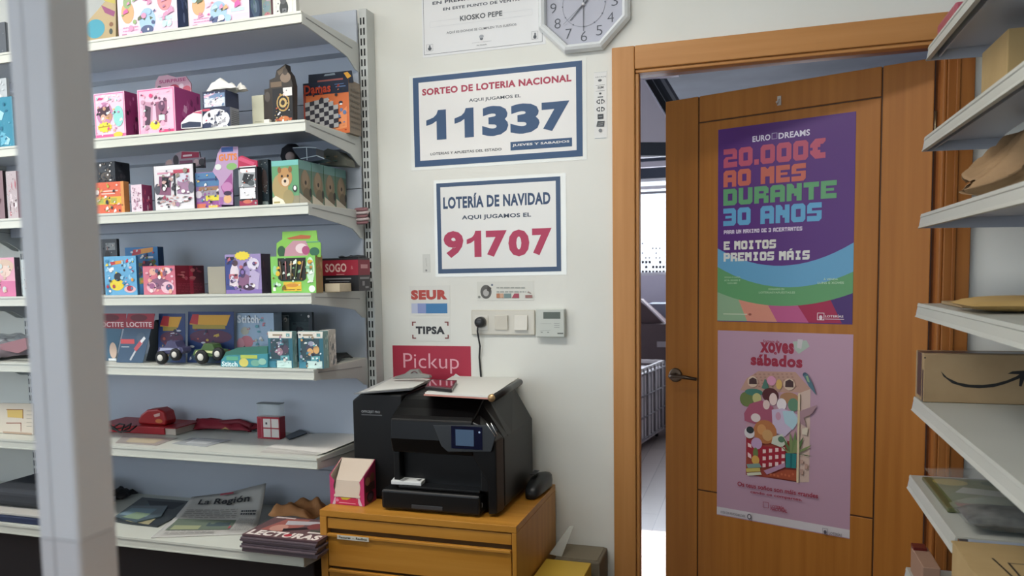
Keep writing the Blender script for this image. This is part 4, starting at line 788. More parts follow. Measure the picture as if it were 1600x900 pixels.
# --- shelf 7
z = ZS[6]; ZMIN[0] = z
flat('magazine', [(172, 812), (222, 777), (308, 784), (288, 800), (246, 822), (200, 817)], z, .006, pm('30383c', .35), 'dark glossy magazine behind the newspaper, near the post', 'magazine', art=[('P', [(190, 812), (232, 786), (270, 789), (240, 812)], '4a6068'), ('P', [(196, 814), (214, 803), (246, 808), (232, 820)], 'a8a078'), ('P', [(230, 782), (290, 786), (270, 796), (236, 793)], '242c34')])
flat('magazine', [(180, 806), (206, 790), (262, 790), (252, 806), (214, 815)], z + .0065, .005, pm('50646c', .3), 'bluish magazine lying on the dark one near the post', 'magazine', art=[('P', [(186, 804), (206, 794), (246, 795), (228, 808)], '7a98a8'), ('P', [(190, 808), (214, 800), (236, 803), (216, 812)], '86a080')])
o = MB().grid(crumple(31, (onZ(186, 776, z).x + .01, 2.53, z + .003), .10, .08, .05), 8, 6, pm('1c1c20', .6)).build('black_glove', solid=.003)
tag(o, 'black bundle at the back of the lowest shelf beside the post', 'bundle')
# newspaper curling up at its right rear corner
c00, c10, c11, c01 = onZ(236, 840, z + .003), onZ(392, 834, z + .003), onZ(420, 790, z + .003), onZ(322, 775, z + .003)
c11 = onY(417, 792, 2.50); c01 = onZ(300, 786, z + .003)
def news(u, v):
    p = c00.lerp(c10, u).lerp(c01.lerp(c11, u), v)
    p.z = z + .002 + .16 * max(0, v - .42) ** 1.6 * (.35 + u) + .05 * max(0, v - .3) * max(0, u - .5); p.y = min(p.y, 2.585)
    return p
r_ = root('newspaper', 'newspaper headed La Región with its far corner curled up', 'newspaper', tuple(c00.lerp(c11, .5)))
MB().grid(news, 16, 16, pm('b4b2ac', .85, spec=.1)).build('pages', r_, solid=.002)
def on_news(u, v, up=.0025):
    e = .01; p = Vector(news(u, v)); n = (Vector(news(min(1, u + e), v)) - Vector(news(max(0, u - e), v))).cross(Vector(news(u, min(1, v + e))) - Vector(news(u, max(0, v - e)))).normalized()
    return p + n * up
mb = MB()
NP = [0]
def npatch(u0, v0, u1, v1, c, n=4):
    NP[0] += 1
    mb.add([on_news(u0 + (u1 - u0) * i / n, v0 + (v1 - v0) * j / n, .0022 + .00008 * NP[0]) for j in range(n + 1) for i in range(n + 1)], [(j * (n + 1) + i, j * (n + 1) + i + 1, (j + 1) * (n + 1) + i + 1, (j + 1) * (n + 1) + i) for j in range(n) for i in range(n)], pm(c, .8, spec=.1))
npatch(.06, .18, .74, .50, '6a7868'); npatch(.1, .2, .4, .32, '9aa078'); npatch(.45, .3, .7, .46, '4a5a60')
for t in lines(.08, .54, .72, .72, 5, '8a8884', seed=7) + lines(.1, .05, .6, .14, 3, '8a8884', seed=8) + lines(.78, .1, .96, .5, 9, '807e7a', seed=9) + lines(.78, .56, .96, .66, 2, '44464a', .6, seed=10): npatch(t[1], t[2], t[3], t[4], t[5], 1)
npatch(.44, .92, .62, .95, 'b04a58', 1); npatch(.74, .10, .76, .2, 'b04a58', 1)
vs, fs = text_geo('La Región', .03); mb.add([on_news(.18 + x * .66, .76 + y * .13, .0078) for x, y in vs], fs, pm('26282c', .8))
mb.build('print', r_)
# magazine stack
m0, m1 = onZ(377, 861, z + .002), onZ(496, 864, z + .002)
fyz = (m0.y + m1.y) / 2; mz = z
for k in range(8):
    x0 = m0.x + .004 * sin(k * 2.1); y0 = m0.y + .003 * cos(k * 1.7); th = .0065
    b = (x0, x0 + .265, y0, y0 + .2, mz + .0004, mz + th)
    if k < 7:
        r_ = root('magazine', 'magazine in the stack by the wooden cabinet, %s' % ('lowest of all', 'second from the bottom', 'third from the bottom', 'fourth from the bottom', 'fourth from the top', 'third from the top', 'second from the top')[k], 'magazine', (x0 + .11, y0 + .15, mz), 'stacked gossip magazines on the lowest shelf')
        MB().box(*b, pm(('6a5a62', '584a54')[k % 2], .4)).build('cover', r_, bevel=.001)
    else:
        r_ = root('magazine', 'topmost magazine of the stack, its cover reading LECTURAS in white', 'magazine', (x0 + .11, y0 + .15, mz), 'stacked gossip magazines on the lowest shelf')
        MB().box(*b, pm('584048', .3)).build('cover', r_, bevel=.001)
        decal('cover_print', r_, Plane((0, 0, b[5]), (1, 0, 0), (0, 1, 0)), [('R', .0, .0, 1, 1, '6a4a4c'), ('T', 'LECTURAS', .03, .04, 1.35 / 1.4, .27, 'e8dcd4', .05), ('E', .5, .08, .6, .2, 'c82838'), ('P', [(.1, .3), (.4, .28), (.55, .6), (.5, .95), (.2, .9)], 'a85a50'), ('E', .18, .28, .4, .6, 'c88a78'), ('P', [(.3, .6), (.7, .72), (.75, .9), (.25, .8)], 'b8b4b8'), ('P', [(.4, .3), (.85, .62), (.8, .68), (.36, .42)], '2a1c20'), ('E', .6, .5, .8, .8, '8a4040'), ('R', .72, .32, .96, .38, 'd8d0c8'), ('R', .72, .42, .9, .46, '38503a'), ('R', .03, .9, .3, .96, 'd8c8c0')], mode='n', frame=(b[0], b[2], b[1], b[3]))
    mz += th + .0004
p_ = onZ(468, 792, mz)
o = MB().grid(crumple(41, (onY(466, 790, 2.42).x, 2.44, z + .03), .17, .14, .055), 16, 12, noisy('orange_kraft', 'b07038', 'c48248', (9, 9, 9), .75, 4, .2)).build('kraft_bag', solid=.002)
tag(o, 'crumpled orange brown paper bag behind the magazine stack', 'bag')
# left of the post on the lowest shelf
r_ = root('magazine', 'navy edged magazine under the grey pouch, left of the post', 'magazine', tuple(onZ(20, 815, z)))
q0 = onZ(20, 826, z); q0.y = max(q0.y, 2.152)
MB().box(q0.x - .3, q0.x + .10, q0.y, 2.48, z + .0006, z + .022, pm('1c2a50', .5)).build('cover', r_, bevel=.002)
MB().box(q0.x - .29, q0.x + .085, q0.y + .01, 2.47, z + .0225, z + .032, pm('bcb8b0', .7)).build('pages', r_, bevel=.002)
o = MB().box(q0.x - .26, q0.x + .09, q0.y + .06, 2.46, z + .0335, z + .10, pm('33373e', .75)).build('grey_pouch', bevel=.022, seg=4)
tag(o, 'dark grey padded pouch lying left of the post on the lowest shelf', 'pouch')

ZMIN[0] = 0
# ------------------------------------------------------------------ wall: signs, clock, switches
NAVY, RED = '33547f', 'b8324e'
def sheet(name, label, cat, x0, y0, x1, y1, art, col='e4e4e0', thick=.0006, pl=WALL, off=.0004, rough=.5, sleeve=None, group=None):
    """a sheet taped flat on a plane: pixel corners bottom-left, top-right"""
    a = pl.uv(x0, y0); b = pl.uv(x1, y1)
    r = root(name, label, cat, tuple(pl.w((a[0] + b[0]) / 2, (a[1] + b[1]) / 2, off)), group)
    if sleeve:
        s0, s1 = pl.uv(*sleeve[:2]), pl.uv(*sleeve[2:])
        MB().prism([pl.w(s0[0], s0[1], off), pl.w(s1[0], s0[1], off), pl.w(s1[0], s1[1], off), pl.w(s0[0], s1[1], off)], pl.n * .0004, pm('e6e8e0', .15, spec=.6)).build('plastic_sleeve', r)
        off += .0005
    MB().prism([pl.w(a[0], a[1], off), pl.w(b[0], a[1], off), pl.w(b[0], b[1], off), pl.w(a[0], b[1], off)], pl.n * thick, pm(col, rough)).build('paper', r)
    decal('print', r, pl, art, off=off + thick + .0003, rough=rough)
    return r
sheet('lottery_sign', 'blue framed paper sign reading 11337, upper of the two number signs', 'sign', 648.5, 261.5, 909.5, 94.5, [
    ('R', 648.5, 261.5, 909.5, 94.5, NAVY), ('R', 657, 251.5, 900, 104.5, 'e8e6e2'),
    ('T', 'SORTEO DE LOTERIA NACIONAL', 660, 150, 893, 116, RED, .045), ('T', 'AQUI JUGAMOS EL', 733, 161, 814, 147, '3a4450', .02),
    *[t for dgt, x0, y0, x1, y1 in (('1', 667, 220, 697, 171), ('1', 711, 216.5, 740, 168), ('3', 754, 214, 794, 163.5), ('3', 798, 210.5, 843, 159.5), ('7', 847, 206, 890, 157)) for t in [('T', dgt, x0, y0, x1, y1, NAVY, .055)]], ('T', 'LOTERIAS Y APUESTAS DEL ESTADO', 673, 243, 784, 231, '4a4c50', .02),
    ('R', 798, 235.5, 894, 215, NAVY), ('T', 'JUEVES Y SABADOS', 801, 230, 890, 219, 'e8e6e2', .03)], sleeve=(643, 267, 916, 90))
sheet('lottery_sign', 'blue framed paper sign reading 91707, lower of the two number signs', 'sign', 685, 427.5, 875.5, 275.5, [
    ('R', 685, 427.5, 875.5, 275.5, '3f587c'), ('R', 691, 420.5, 868.5, 282.5, 'e6e6e2'),
    ('T', 'LOTERÍA DE NAVIDAD', 693, 327, 860, 295, '344c72', .04), ('T', 'AQUI JUGAMOS EL', 722, 345, 830, 332, '3a4a60', .03),
    *[('T', dgt, x0, y0, x1, y1, 'c2345a', .055) for dgt, x0, y0, x1, y1 in (('9', 694, 403.5, 724, 360.5), ('1', 730, 402, 752, 360.5), ('7', 760, 401.5, 792, 359.5), ('0', 795, 401, 827, 358), ('7', 832, 399, 862, 356))]], sleeve=(681, 433, 884, 270))
sheet('certificate', 'white certificate sheet reading KIOSKO PEPE beside the clock', 'sign', 661, 90.5, 851, -92, [
    ('F', 663.2, 86.5, 846, -85, '4a5058', .0012), ('T', 'EN PREMIOS REPARTIDOS', 676, 8, 822, -17, '4a505c', .03),
    ('T', 'EN ESTE PUNTO DE VENTA', 692.5, 17, 812, -3.5, '4a505c', .03), ('F', 672, 43.5, 832, 14, 'c4c8cc', .0006), ('T', 'KIOSKO PEPE', 719, 33.2, 785, 16.5, '4e5258', .03),
    ('T', 'AQUÍ ES DONDE SE CUMPLEN TUS SUEÑOS', 698, 54, 807, 35.5, '6a6e74', .01),
    ('F', 667, 80.5, 676.5, 69, '5a6068', .0006), ('E', 669, 79.5, 674.5, 73.5, '4a5058'), ('E', 670.5, 75, 673, 70.5, '5a6068'), ('F', 831, 62, 840.5, 48.5, '5a6068', .0006), ('E', 833.5, 61, 838.5, 54.5, '4a5058'), ('E', 835, 56, 837.5, 51, '5a6068'),
    ('E', 750, 63, 755, 58, '5a6068'), ('E', 749, 60.5, 756, 54, 'a0a4aa'), ('T', 'Loterías y Apuestas', 738, 68, 768, 63.5, '7a7e84', .01), ('T', 'del Estado', 745, 72, 761, 68.5, '7a7e84', .01)], col='dfe0e0')
sheet('ticket_strip', 'narrow vertical number strip with blue ends, left of the door casing', 'sticker', 929, 217, 948, 112, [
    ('R', 929.5, 217, 947.5, 215, '8098a8'), ('R', 928.5, 114, 948.5, 111.8, '6888a0'), ('T', 'ARCADE', 930, 122, 947, 118.5, '84888c', .01), ('E', 934.5, 128, 940.5, 123.5, '5a5e62'),
    ('R', 931, 133.5, 945, 132.6, '4a4e52'), ('T', 'SUM', 934, 139, 943, 134.5, '4a4e52', .03), ('R', 931, 142.5, 945, 141.6, '4a4e52'), ('E', 936, 148, 940, 144.5, '4a4e52'), ('R', 934, 153, 942.5, 150.5, '4a4e52'),
    ('E', 932, 163, 945, 154.5, '44484c'), ('R', 937.8, 163, 939.4, 154, 'e0e0dc'), ('E', 934, 161, 937, 157, 'e0e0dc'), ('E', 940.5, 161, 943.5, 157, 'e0e0dc'),
    ('E', 932, 175, 945, 166.5, '44484c'), ('R', 937.8, 175, 939.4, 166, 'e0e0dc'), ('E', 934, 173, 937, 169, 'e0e0dc'), ('E', 940.5, 173, 943.5, 169, 'e0e0dc'),
    ('R', 934, 186.5, 943, 178, '44484c'), ('R', 935.5, 183, 941.5, 181.6, 'a0a2a2'), ('P', [(932, 198), (934, 189), (945, 189), (944, 198)], '4a4e52'), ('R', 934.5, 196, 942, 194.8, 'c0c0bc'), ('R', 935, 193, 943, 191.8, 'c0c0bc'),
    ('E', 935.5, 207, 941, 201, '7a7e82')], col='e0e0dc')
sheet('courier_sticker', 'white sticker with red SEUR lettering over a blue bar', 'sticker', 641, 493, 703, 446, [
    ('T', 'SEUR', 642.5, 468.5, 699, 452.5, 'c8463c', .07), ('R', 643.5, 489.5, 653, 474, 'b8c0dc'), ('R', 653, 489.5, 666, 474, '8898d0'), ('R', 666, 489.5, 699, 474, '3c80bc')], col='dcdcd4')
sheet('courier_sticker', 'white sticker reading TIPSA between red brown corner marks', 'sticker', 641, 533, 703, 497, [
    ('T', 'TIPSA', 650, 522, 695, 510, '34363a', .055)] + [('R', a, b, c, d, '8a4440') for a, b, c, d in ((644, 504.3, 650, 502.5), (644, 509, 646, 502.5), (695, 504.3, 701, 502.5), (699, 509, 701, 502.5), (644.5, 529.2, 650.5, 527.4), (644.5, 529.2, 646.3, 523), (695.5, 529.2, 701.5, 527.4), (699.7, 529.2, 701.5, 523))], col='dcdcd4')
sheet('pickup_sticker', 'crimson sticker reading Pickup in thin pink letters behind the printer', 'sticker', 616, 640, 735.5, 541, [
    ('T', 'Pickup', 631, 582, 717, 553, 'f0a8b4', -.006)], col='be2440')
sheet('mini_notice', 'small wall notice with a round grey figure and a row of colour bars', 'sticker', 746, 470, 834, 439, [
    ('E', 751, 467, 768, 445, '5e5c58'), ('E', 755, 463, 764, 452, 'b0aca8'), ('P', [(762, 446), (768, 450), (766, 457), (761, 454)], '4a4640'), ('E', 767.5, 447, 770.5, 443.5, '5a6a80'), ('E', 747, 466, 751, 462, '8a8c84'),
    ] + lines(776, 457, 822, 444, 2, 'a0a49c', .3, 3)[:14] + [('R', 776, 465.5, 781, 458.5, 'c07850'), ('R', 781.5, 465.5, 787, 458.5, 'd0a080'), ('R', 788, 465.5, 799, 458.5, '76908e'), ('P', [(800, 465.5), (811, 465.5), (811, 458.5), (804, 458.5)], 'b44458'), ('R', 821, 465.5, 832, 461, 'a06a64'), ('P', [(824, 457), (830, 459), (830, 457.5), (826, 455)], 'a08a80')], col='d6d6cc')
sheet('paper_note', 'tiny faded wall note left of the lower number sign', 'sticker', 661, 426, 672, 397, [('R', 665, 424, 667.5, 421, '8a8a86'), ('L', [(665.5, 403), (667, 416)], .001, '9a9a96')], col='d2d2ca')
# clock
cc = Vector((-.5195, D, 2.262))
clk = root('wall_clock', 'white octagonal wall clock at the top edge of the picture', 'clock', tuple(cc))
def octa(R_, y, rot=22.5): return [Vector((cc.x + R_ * cos(radians(rot + 45 * k)), y, cc.z + R_ * sin(radians(rot + 45 * k)))) for k in range(8)]
def ring(prof, mat, name):
    mb = MB(); L = [octa(R_, D - d) for R_, d in prof]; vs = [v for q in L for v in q]; fs = []
    for i in range(len(L) - 1):
        for k in range(8): fs.append((i * 8 + k, i * 8 + (k + 1) % 8, (i + 1) * 8 + (k + 1) % 8, (i + 1) * 8 + k))
    return mb.add(vs, fs, mat).build(name, clk)
ring([(.156, .0005), (.159, .012), (.152, .030), (.143, .036), (.134, .030), (.131, .014), (.131, .0005)], pm('e2e6e6', .25, spec=.6), 'frame')
fp = octa(.130, D - .010); MB().prism(fp, (0, .009, 0), pm('b4b6c4', .5)).build('dial', clk)
CP = front(D - .0102); dg = []
for k in range(1, 13):
    a = radians(90 - 30 * k); x, y = cc.x + .098 * cos(a), cc.z + .098 * sin(a); w = .010 if k < 10 else .016
    dg.append(('T', str(k), x - w, y - .0155, x + w, y + .0155, '50545e', -.012))
dg.append(('L', [(cc.x + .068 * cos(t * pi / 20), cc.z + .068 * sin(t * pi / 20)) for t in range(41)], .0012, '8a8c98'))
dg += [('E', cc.x + .068 * cos(t * pi / 6) - .002, cc.z + .068 * sin(t * pi / 6) - .002, cc.x + .068 * cos(t * pi / 6) + .002, cc.z + .068 * sin(t * pi / 6) + .002, '5a5e68') for t in range(12)]
decal('dial_print', clk, CP, dg, mode='n', frame=(0, 0, 1, 1))
def hand(name, ang, L, w, d, c):
    a = radians(ang); u = Vector((cos(a), 0, sin(a))); n = Vector((-sin(a), 0, cos(a))); o = Vector((cc.x, D - d, cc.z))
    MB().prism([o - u * .018 - n * w, o + u * L - n * w * .5, o + u * L + n * w * .5, o - u * .018 + n * w], (0, -.0008, 0), pm(c, .4)).build(name, clk)
hand('hour_hand', 226, .062, .0022, .0135, '60646e'); hand('minute_hand', -90.5, .083, .0015, .0155, '4a4e58'); hand('second_hand', 221, .085, .0008, .0175, '6a6e78')
MB().lathe((cc.x, D - .012, cc.z), (0, -1, 0), [(0, .0055), (.007, .005), (.009, .002)], pm('d8d8dc', .3), 16).build('hub', clk)
# triple wall plate
a = WALL.uv(738, 523); b = WALL.uv(836.5, 484)
PX0, PX1, PZ0, PZ1 = a[0], b[0], a[1], b[1]
wp = root('wall_plate', 'cream triple wall plate with a socket and two switches', 'switch', ((PX0 + PX1) / 2, D, (PZ0 + PZ1) / 2))
crm = pm('c9c3b2', .28, spec=.6); crm2 = pm('d4cebe', .25, spec=.6)
pw_ = PX1 - PX0; ph_ = PZ1 - PZ0; zc = (PZ0 + PZ1) / 2
MB().box(PX0, PX1, D - .0095, D - .0004, PZ0, PZ1, crm).build('frame', wp, bevel=.004, seg=3)
cs = [PX0 + pw_ * f for f in (.165, .485, .79)]
MB().box(cs[0] - .024, cs[0] + .024, D - .0115, D - .0097, zc - .026, zc + .026, crm2).build('socket', wp, bevel=.002)
for k in (1, 2):
    rk = [(cs[k] - .023, D - .0097, zc - .025), (cs[k] + .023, D - .0097, zc - .025), (cs[k] + .023, D - .0097, zc + .025), (cs[k] - .023, D - .0097, zc + .025)]
    mb = MB(); t0, t1 = (.010, .003) if k == 2 else (.004, .009)
    vs = [Vector(p) for p in rk] + [Vector((p[0] * 1, D - .0097 - (t0 if i < 2 else t1) , p[2])) for i, p in enumerate(rk)]
    mb.add(vs, [(3, 2, 1, 0), (4, 5, 6, 7), (0, 1, 5, 4), (1, 2, 6, 5), (2, 3, 7, 6), (3, 0, 4, 7)], crm2); mb.build('rocker', wp, bevel=.0012)
pg = root('plug_cord', 'black round plug with its cable hanging behind the printer', 'plug', (cs[0], D - .012, zc))
MB().lathe((cs[0], D - .0118, zc + .002), (0, -1, 0), [(0, .0185), (.012, .0185), (.022, .0175), (.027, .012), (.028, .004)], pm('2c2d30', .35), 24).build('plug', pg)
e = onY(751.5, 590, D - .006)
mb = MB(); mb.tube([(cs[0] - .006, D - .030, zc - .004), (cs[0] - .008, D - .030, zc - .03), (cs[0] - .004, D - .018, zc - .08), (e.x - .004, D - .008, e.z + .07), (e.x, D - .006, e.z), (e.x, D - .006, .95), (e.x - .01, D - .02, .75)], .0032, pm('26272a', .5), 8); mb.build('cable', pg)
# thermostat
a = WALL.uv(840, 526); b = WALL.uv(884, 482)
th = root('thermostat', 'small square room thermostat with a grey display', 'thermostat', ((a[0] + b[0]) / 2, D, (a[1] + b[1]) / 2))
MB().box(a[0], b[0], D - .024, D - .0004, a[1], b[1], pm('c2c6bc', .4)).build('body', th, bevel=.003)
tp = front(D - .0243)
decal('display', th, tp, [('R', 849, 498, 875.5, 487.5, '5c665e')], off=.0002)
decal('print', th, tp, [('L', [(866, 505.5), (874, 505.5)], .0012, '8e948c'), ('L', [(866, 508.5), (874, 508.5)], .0012, '8e948c'), ('L', [(866, 511.5), (874, 511.5)], .0012, '8e948c'), ('L', [(844, 505.5), (861, 505.5)], .0006, 'a0a69c'), ('L', [(844, 517), (860, 516)], .0012, '9ea49a'), ('R', 871, 522, 880, 520, '6a7068'), ('R', 845, 520, 848, 518.5, '8a9088'), ('R', 855, 520, 858, 518.5, '8a9088')], off=.0002)

# ------------------------------------------------------------------ door posters
def leafsheet(name, label, x0, y0, x1, y1, col): 
    return None
a = LEAF.uv(1121, 503); b = LEAF.uv(1338, 174); Q = Plane(LEAF.O, LEAF.u)
U0, V0, U1, V1 = a[0], LEAF.uv(1121, 502)[1], b[0], b[1]
po = root('lottery_poster', 'purple poster reading 20.000€ AO MES DURANTE 30 ANOS on the door', 'poster', tuple(LEAF.w((U0 + U1) / 2, (V0 + V1) / 2, .001)))
PO = Plane(LEAF.w(0, 0, .0006), LEAF.u)
MB().prism([PO.w(U0, V0, 0), PO.w(U1, V0, 0), PO.w(U1, V1, 0), PO.w(U0, V1, 0)], PO.n * .0004, pm('5c2482', .35)).build('paper', po)
def curve(l, m, r, n=16):    # parabola through left, middle and right heights
    out = []
    for i in range(n + 1):
        t = i / n; out.append((t, l * (1 - t) * (1 - 2 * t) + m * 4 * t * (1 - t) + r * t * (2 * t - 1)))
    return out
c1, c2, c3 = curve(.385, .287, .390), curve(.288, .180, .252), curve(.155, .085, .150)
PUR, BLU, GRN = '5a2480', '5aa4d0', '58a060'
art = [('P', c1 + [(1, 0), (0, 0)], BLU), ('P', c2 + [(1, 0), (0, 0)], GRN),
    ('P', [(0, 0), (.46, 0), (.40, .10)] + [], 'd88878')]
def below(c, x0, x1, b0, b1, col):
    top = [p for p in c if x0 <= p[0] <= x1]; ip = lambda x: next(q[1] + (r[1] - q[1]) * (x - q[0]) / (r[0] - q[0]) for q, r in zip(c, c[1:]) if q[0] <= x <= r[0])
    return ('P', [(b0, 0), (b1, 0), (x1, ip(x1))] + [(p[0], p[1]) for p in reversed(top)] + [(x0, ip(x0))], col)
art += [below(c3, 0, .17, 0, .24, '8aae84'), below(c3, .17, .40, .24, .47, 'e08a70'), below(c3, .40, .62, .47, .70, 'c85088'), below(c3, .62, .85, .70, .93, 'b41848'), below(c3, .85, 1, .93, 1, '4a2474')]
ROSE, CORAL = 'c84c68', 'd2604c'
art = art[:2] + art[3:] + [
    ('T', 'EURO', .27, .915, .405, .945, 'e4dcf0', .03), ('F', .415, .918, .455, .948, 'c0b0d8', .0015), ('T', 'DREAMS', .465, .915, .69, .945, 'e4dcf0', .03),
    ('B', '20.000e', .045, .80, .80, .895, ROSE), ('B', 'AO MES', .045, .70, .665, .785, CORAL), ('B', 'DURANTE', .045, .605, .88, .69, '58a468'), ('B', '30 ANOS', .045, .50, .78, .59, '58a8d8'),
    ('B', 'PARA UN MAXIMO DE 3 ACERTANTES', .05, .458, .645, .478, 'd8c8e0'), ('B', 'E MOITOS', .05, .375, .455, .42, 'e0dcd0'), ('B', 'PREMIOS MÁIS', .05, .315, .70, .36, 'dcdcd4'),
    ('T', 'XOGA E GAÑA', .055, .228, .185, .238, 'a8d0a0', .02), ('T', 'ATA 20.000 €', .055, .212, .185, .222, 'a8d0a0', .02), ('T', 'CADA MES', .08, .197, .16, .206, 'a8d0a0', .02),
    ('T', 'XOGANDO EN', .40, .165, .52, .175, 'a8d0a0', .02), ('T', 'LOTERIASYAPUESTAS.ES', .33, .148, .6, .158, 'a8d0a0', .02), ('T', 'Á VENDA', .80, .212, .9, .224, 'b8dcb0', .02), ('T', 'LUNS E XOVES', .76, .194, .94, .205, 'b8dcb0', .02),
    ('R', .05, .038, .24, .042, 'd0d8b8'), ('E', .25, .034, .275, .046, 'a05040'), ('F', .76, .018, .81, .054, 'e8d0d8', .002), ('E', .773, .02, .797, .042, 'e8d0d8'), ('T', 'LOTERÍAS', .815, .032, .94, .046, 'e8d0d8', .03), ('R', .815, .022, .945, .026, 'd8b0c0')]
decal('print', po, PO, art, off=.0006, mode='n', frame=(U0, V0, U1, V1), rough=.35)
# lower poster
a = LEAF.uv(1121, 806); b = LEAF.uv(1333, 520)
U0, U1, V1 = LEAF.uv(1121, 660)[0], LEAF.uv(1331, 660)[0], LEAF.uv(1121, 516)[1]
V0 = LEAF.uv(1121, 804)[1]
p2 = root('lottery_poster', 'pink illustrated poster reading xoves e sábados on the door', 'poster', tuple(LEAF.w((U0 + U1) / 2, (V0 + V1) / 2, .001)))
MB().prism([PO.w(U0, V0, 0), PO.w(U1, V0, 0), PO.w(U1, V1, 0), PO.w(U0, V1, 0)], PO.n * .0004, pm('ba90a6', .45)).build('paper', p2)
def q(x, y):    # position on the poster sheet, measured as fractions of a 556 x 756..850 px enlargement of it
    t = (x - 53) / 555; yt = 12 + 20 * t; yb = 770 + 108 * t
    return (t, 1 - (y - yt) / (yb - yt))
def k2(x, y):    # same, from the closer enlargement of the drawing
    return q(53 + (x / 4.737 + 1120 - 1121) / 212 * 555 + 0, (y / 4.737 + 570 - 510) * 2.647)
def pp(pts, c): return ('P', [k2(*p) for p in pts], c)
def ee(x0, y0, x1, y1, c): u, v = k2(x0, y1), k2(x1, y0); return ('E', u[0], u[1], v[0], v[1], c)
def tt(s, x0, y0, x1, y1, c, w=.03, sh=0): u, v = q(x0, y1), q(x1, y0); return ('T', s, u[0], u[1], v[0], v[1], c, w, sh)
CR = 'a81e3c'
art = [('R', 0, 0, 1, .045, 'd0c8cc'), tt('Sorteos de', 252, 54, 320, 63, CR, .02), tt('xoves', 240, 67, 380, 104, CR, .05), tt('e', 298, 102, 310, 112, CR, .03), tt('sábados', 200, 119, 415, 155, CR, .05),
    ('P', [q(375, 60), q(430, 55), q(442, 80), q(400, 110), q(385, 95)], 'a8b8a8'), ('P', [q(395, 50), q(415, 52), q(410, 90), q(392, 85)], 'c8c0c0')]
art += [pp([(240, 520), (240, 800), (640, 860), (640, 560)], 'a83c2c'), pp([(190, 175), (240, 90), (330, 38), (610, 45), (720, 170), (640, 200), (240, 178)], 'c0907c'),
    pp([(245, 190), (640, 195), (640, 560), (240, 520)], 'c090a0'), pp([(640, 200), (720, 170), (720, 860), (640, 862)], 'd0b0a0')]
for k in range(5):
    for j in range(9): art.append(ee(300 + 34 * j + 8 * k, 56 + 22 * k, 318 + 34 * j + 8 * k, 64 + 22 * k, 'a87868'))
art += [ee(250, 75, 330, 150, 'd8b89c'), pp([(262, 130), (264, 95), (290, 82), (320, 95), (325, 132)], '4a2c2c'), ee(525, 95, 610, 175, 'd8b89c'), pp([(538, 155), (540, 112), (570, 98), (598, 115), (600, 158)], '4a2c2c'),
    ee(190, 190, 300, 290, '6a7a3c'), ee(230, 170, 370, 210, '407a6a'), ee(290, 200, 360, 270, 'c0b870'), pp([(360, 160), (385, 90), (405, 120), (420, 180)], '4a7a68'), ee(400, 75, 470, 140, 'e090b0'), ee(470, 100, 515, 170, 'd8a850'),
    ee(500, 200, 640, 270, 'b07a50'), ee(560, 240, 640, 330, '5a8a68'),
    pp([(225, 345), (270, 275), (360, 250), (450, 300), (450, 460), (300, 420), (230, 400)], 'b0506c'), ee(365, 165, 490, 260, '5a2024'), ee(420, 200, 480, 285, 'e8c8c0'), ee(372, 250, 425, 315, 'e0c0b8'), ee(478, 240, 550, 320, 'e8dcdc'),
    pp([(440, 320), (520, 310), (640, 360), (620, 440), (540, 520), (450, 480)], 'c8b4d0'), pp([(520, 330), (600, 330), (640, 400), (600, 470), (540, 420)], 'a8ccd8'), ee(470, 340, 510, 395, 'c890a8'), ee(280, 350, 355, 405, 'e0ccc8'),
    ee(300, 405, 480, 560, 'c07038'), ee(330, 430, 400, 500, 'd8904c'), ee(370, 470, 450, 545, 'd09858'), ee(230, 450, 310, 525, 'd8d0d0'), ee(245, 445, 305, 490, '2c3438'), pp([(450, 520), (520, 500), (560, 560), (520, 600), (440, 570)], 'c8ccb8'), ee(490, 520, 540, 560, '50785a')]
art += [pp([(245, 530), (380, 590), (545, 600), (545, 720), (385, 750), (250, 660)], 'b01c30')]
for k in range(4):
    for j in range(3):
        x = 375 + 48 * k; y = 612 + 52 * j - 5 * k; art.append(pp([(x, y), (x + 24, y + 2), (x + 24, y + 28), (x, y + 30)], 'e8c4c0'))
art += [pp([(258, 560), (285, 575), (288, 600), (260, 590)], 'e8c4c0'), pp([(258, 630), (285, 650), (288, 680), (260, 665)], 'e8c4c0'), ee(285, 530, 370, 605, 'c098c0'), ee(300, 600, 340, 680, '6a7c40'), ee(290, 660, 350, 720, 'd8a040'),
    pp([(250, 720), (350, 715), (370, 745), (260, 750)], '7a9a90'), pp([(245, 752), (355, 748), (360, 775), (250, 780)], 'c8b050'), pp([(250, 785), (360, 780), (370, 800), (260, 806)], 'd0d0b0'),
    pp([(385, 770), (545, 712), (548, 745), (410, 800)], 'b888a8'), pp([(400, 810), (560, 765), (635, 770), (632, 850)], 'b04828')]
for k in range(7): art.append(ee(430 + 28 * k, 790 + 6 * (k % 3), 446 + 28 * k, 806 + 6 * (k % 3), 'c86038'))
for dx, dy, tx, ty in ((0, 0, -60, -120), (10, 0, -20, -160), (20, 0, 10, -170), (30, 0, 60, -120), (40, 0, 110, -60), (40, 10, 120, 20), (0, 10, -80, -60), (25, 0, 35, -140)):
    bx, by = 590 + dx, 640 + dy * .5; art.append(pp([(bx - 16, by), (bx + tx * .5 - 14, by + ty * .5), (bx + tx, by + ty), (bx + tx * .5 + 14, by + ty * .5 + 8), (bx + 16, by)], ('54703c', '6a8448', '7a8c50')[int(abs(tx)) % 3]))
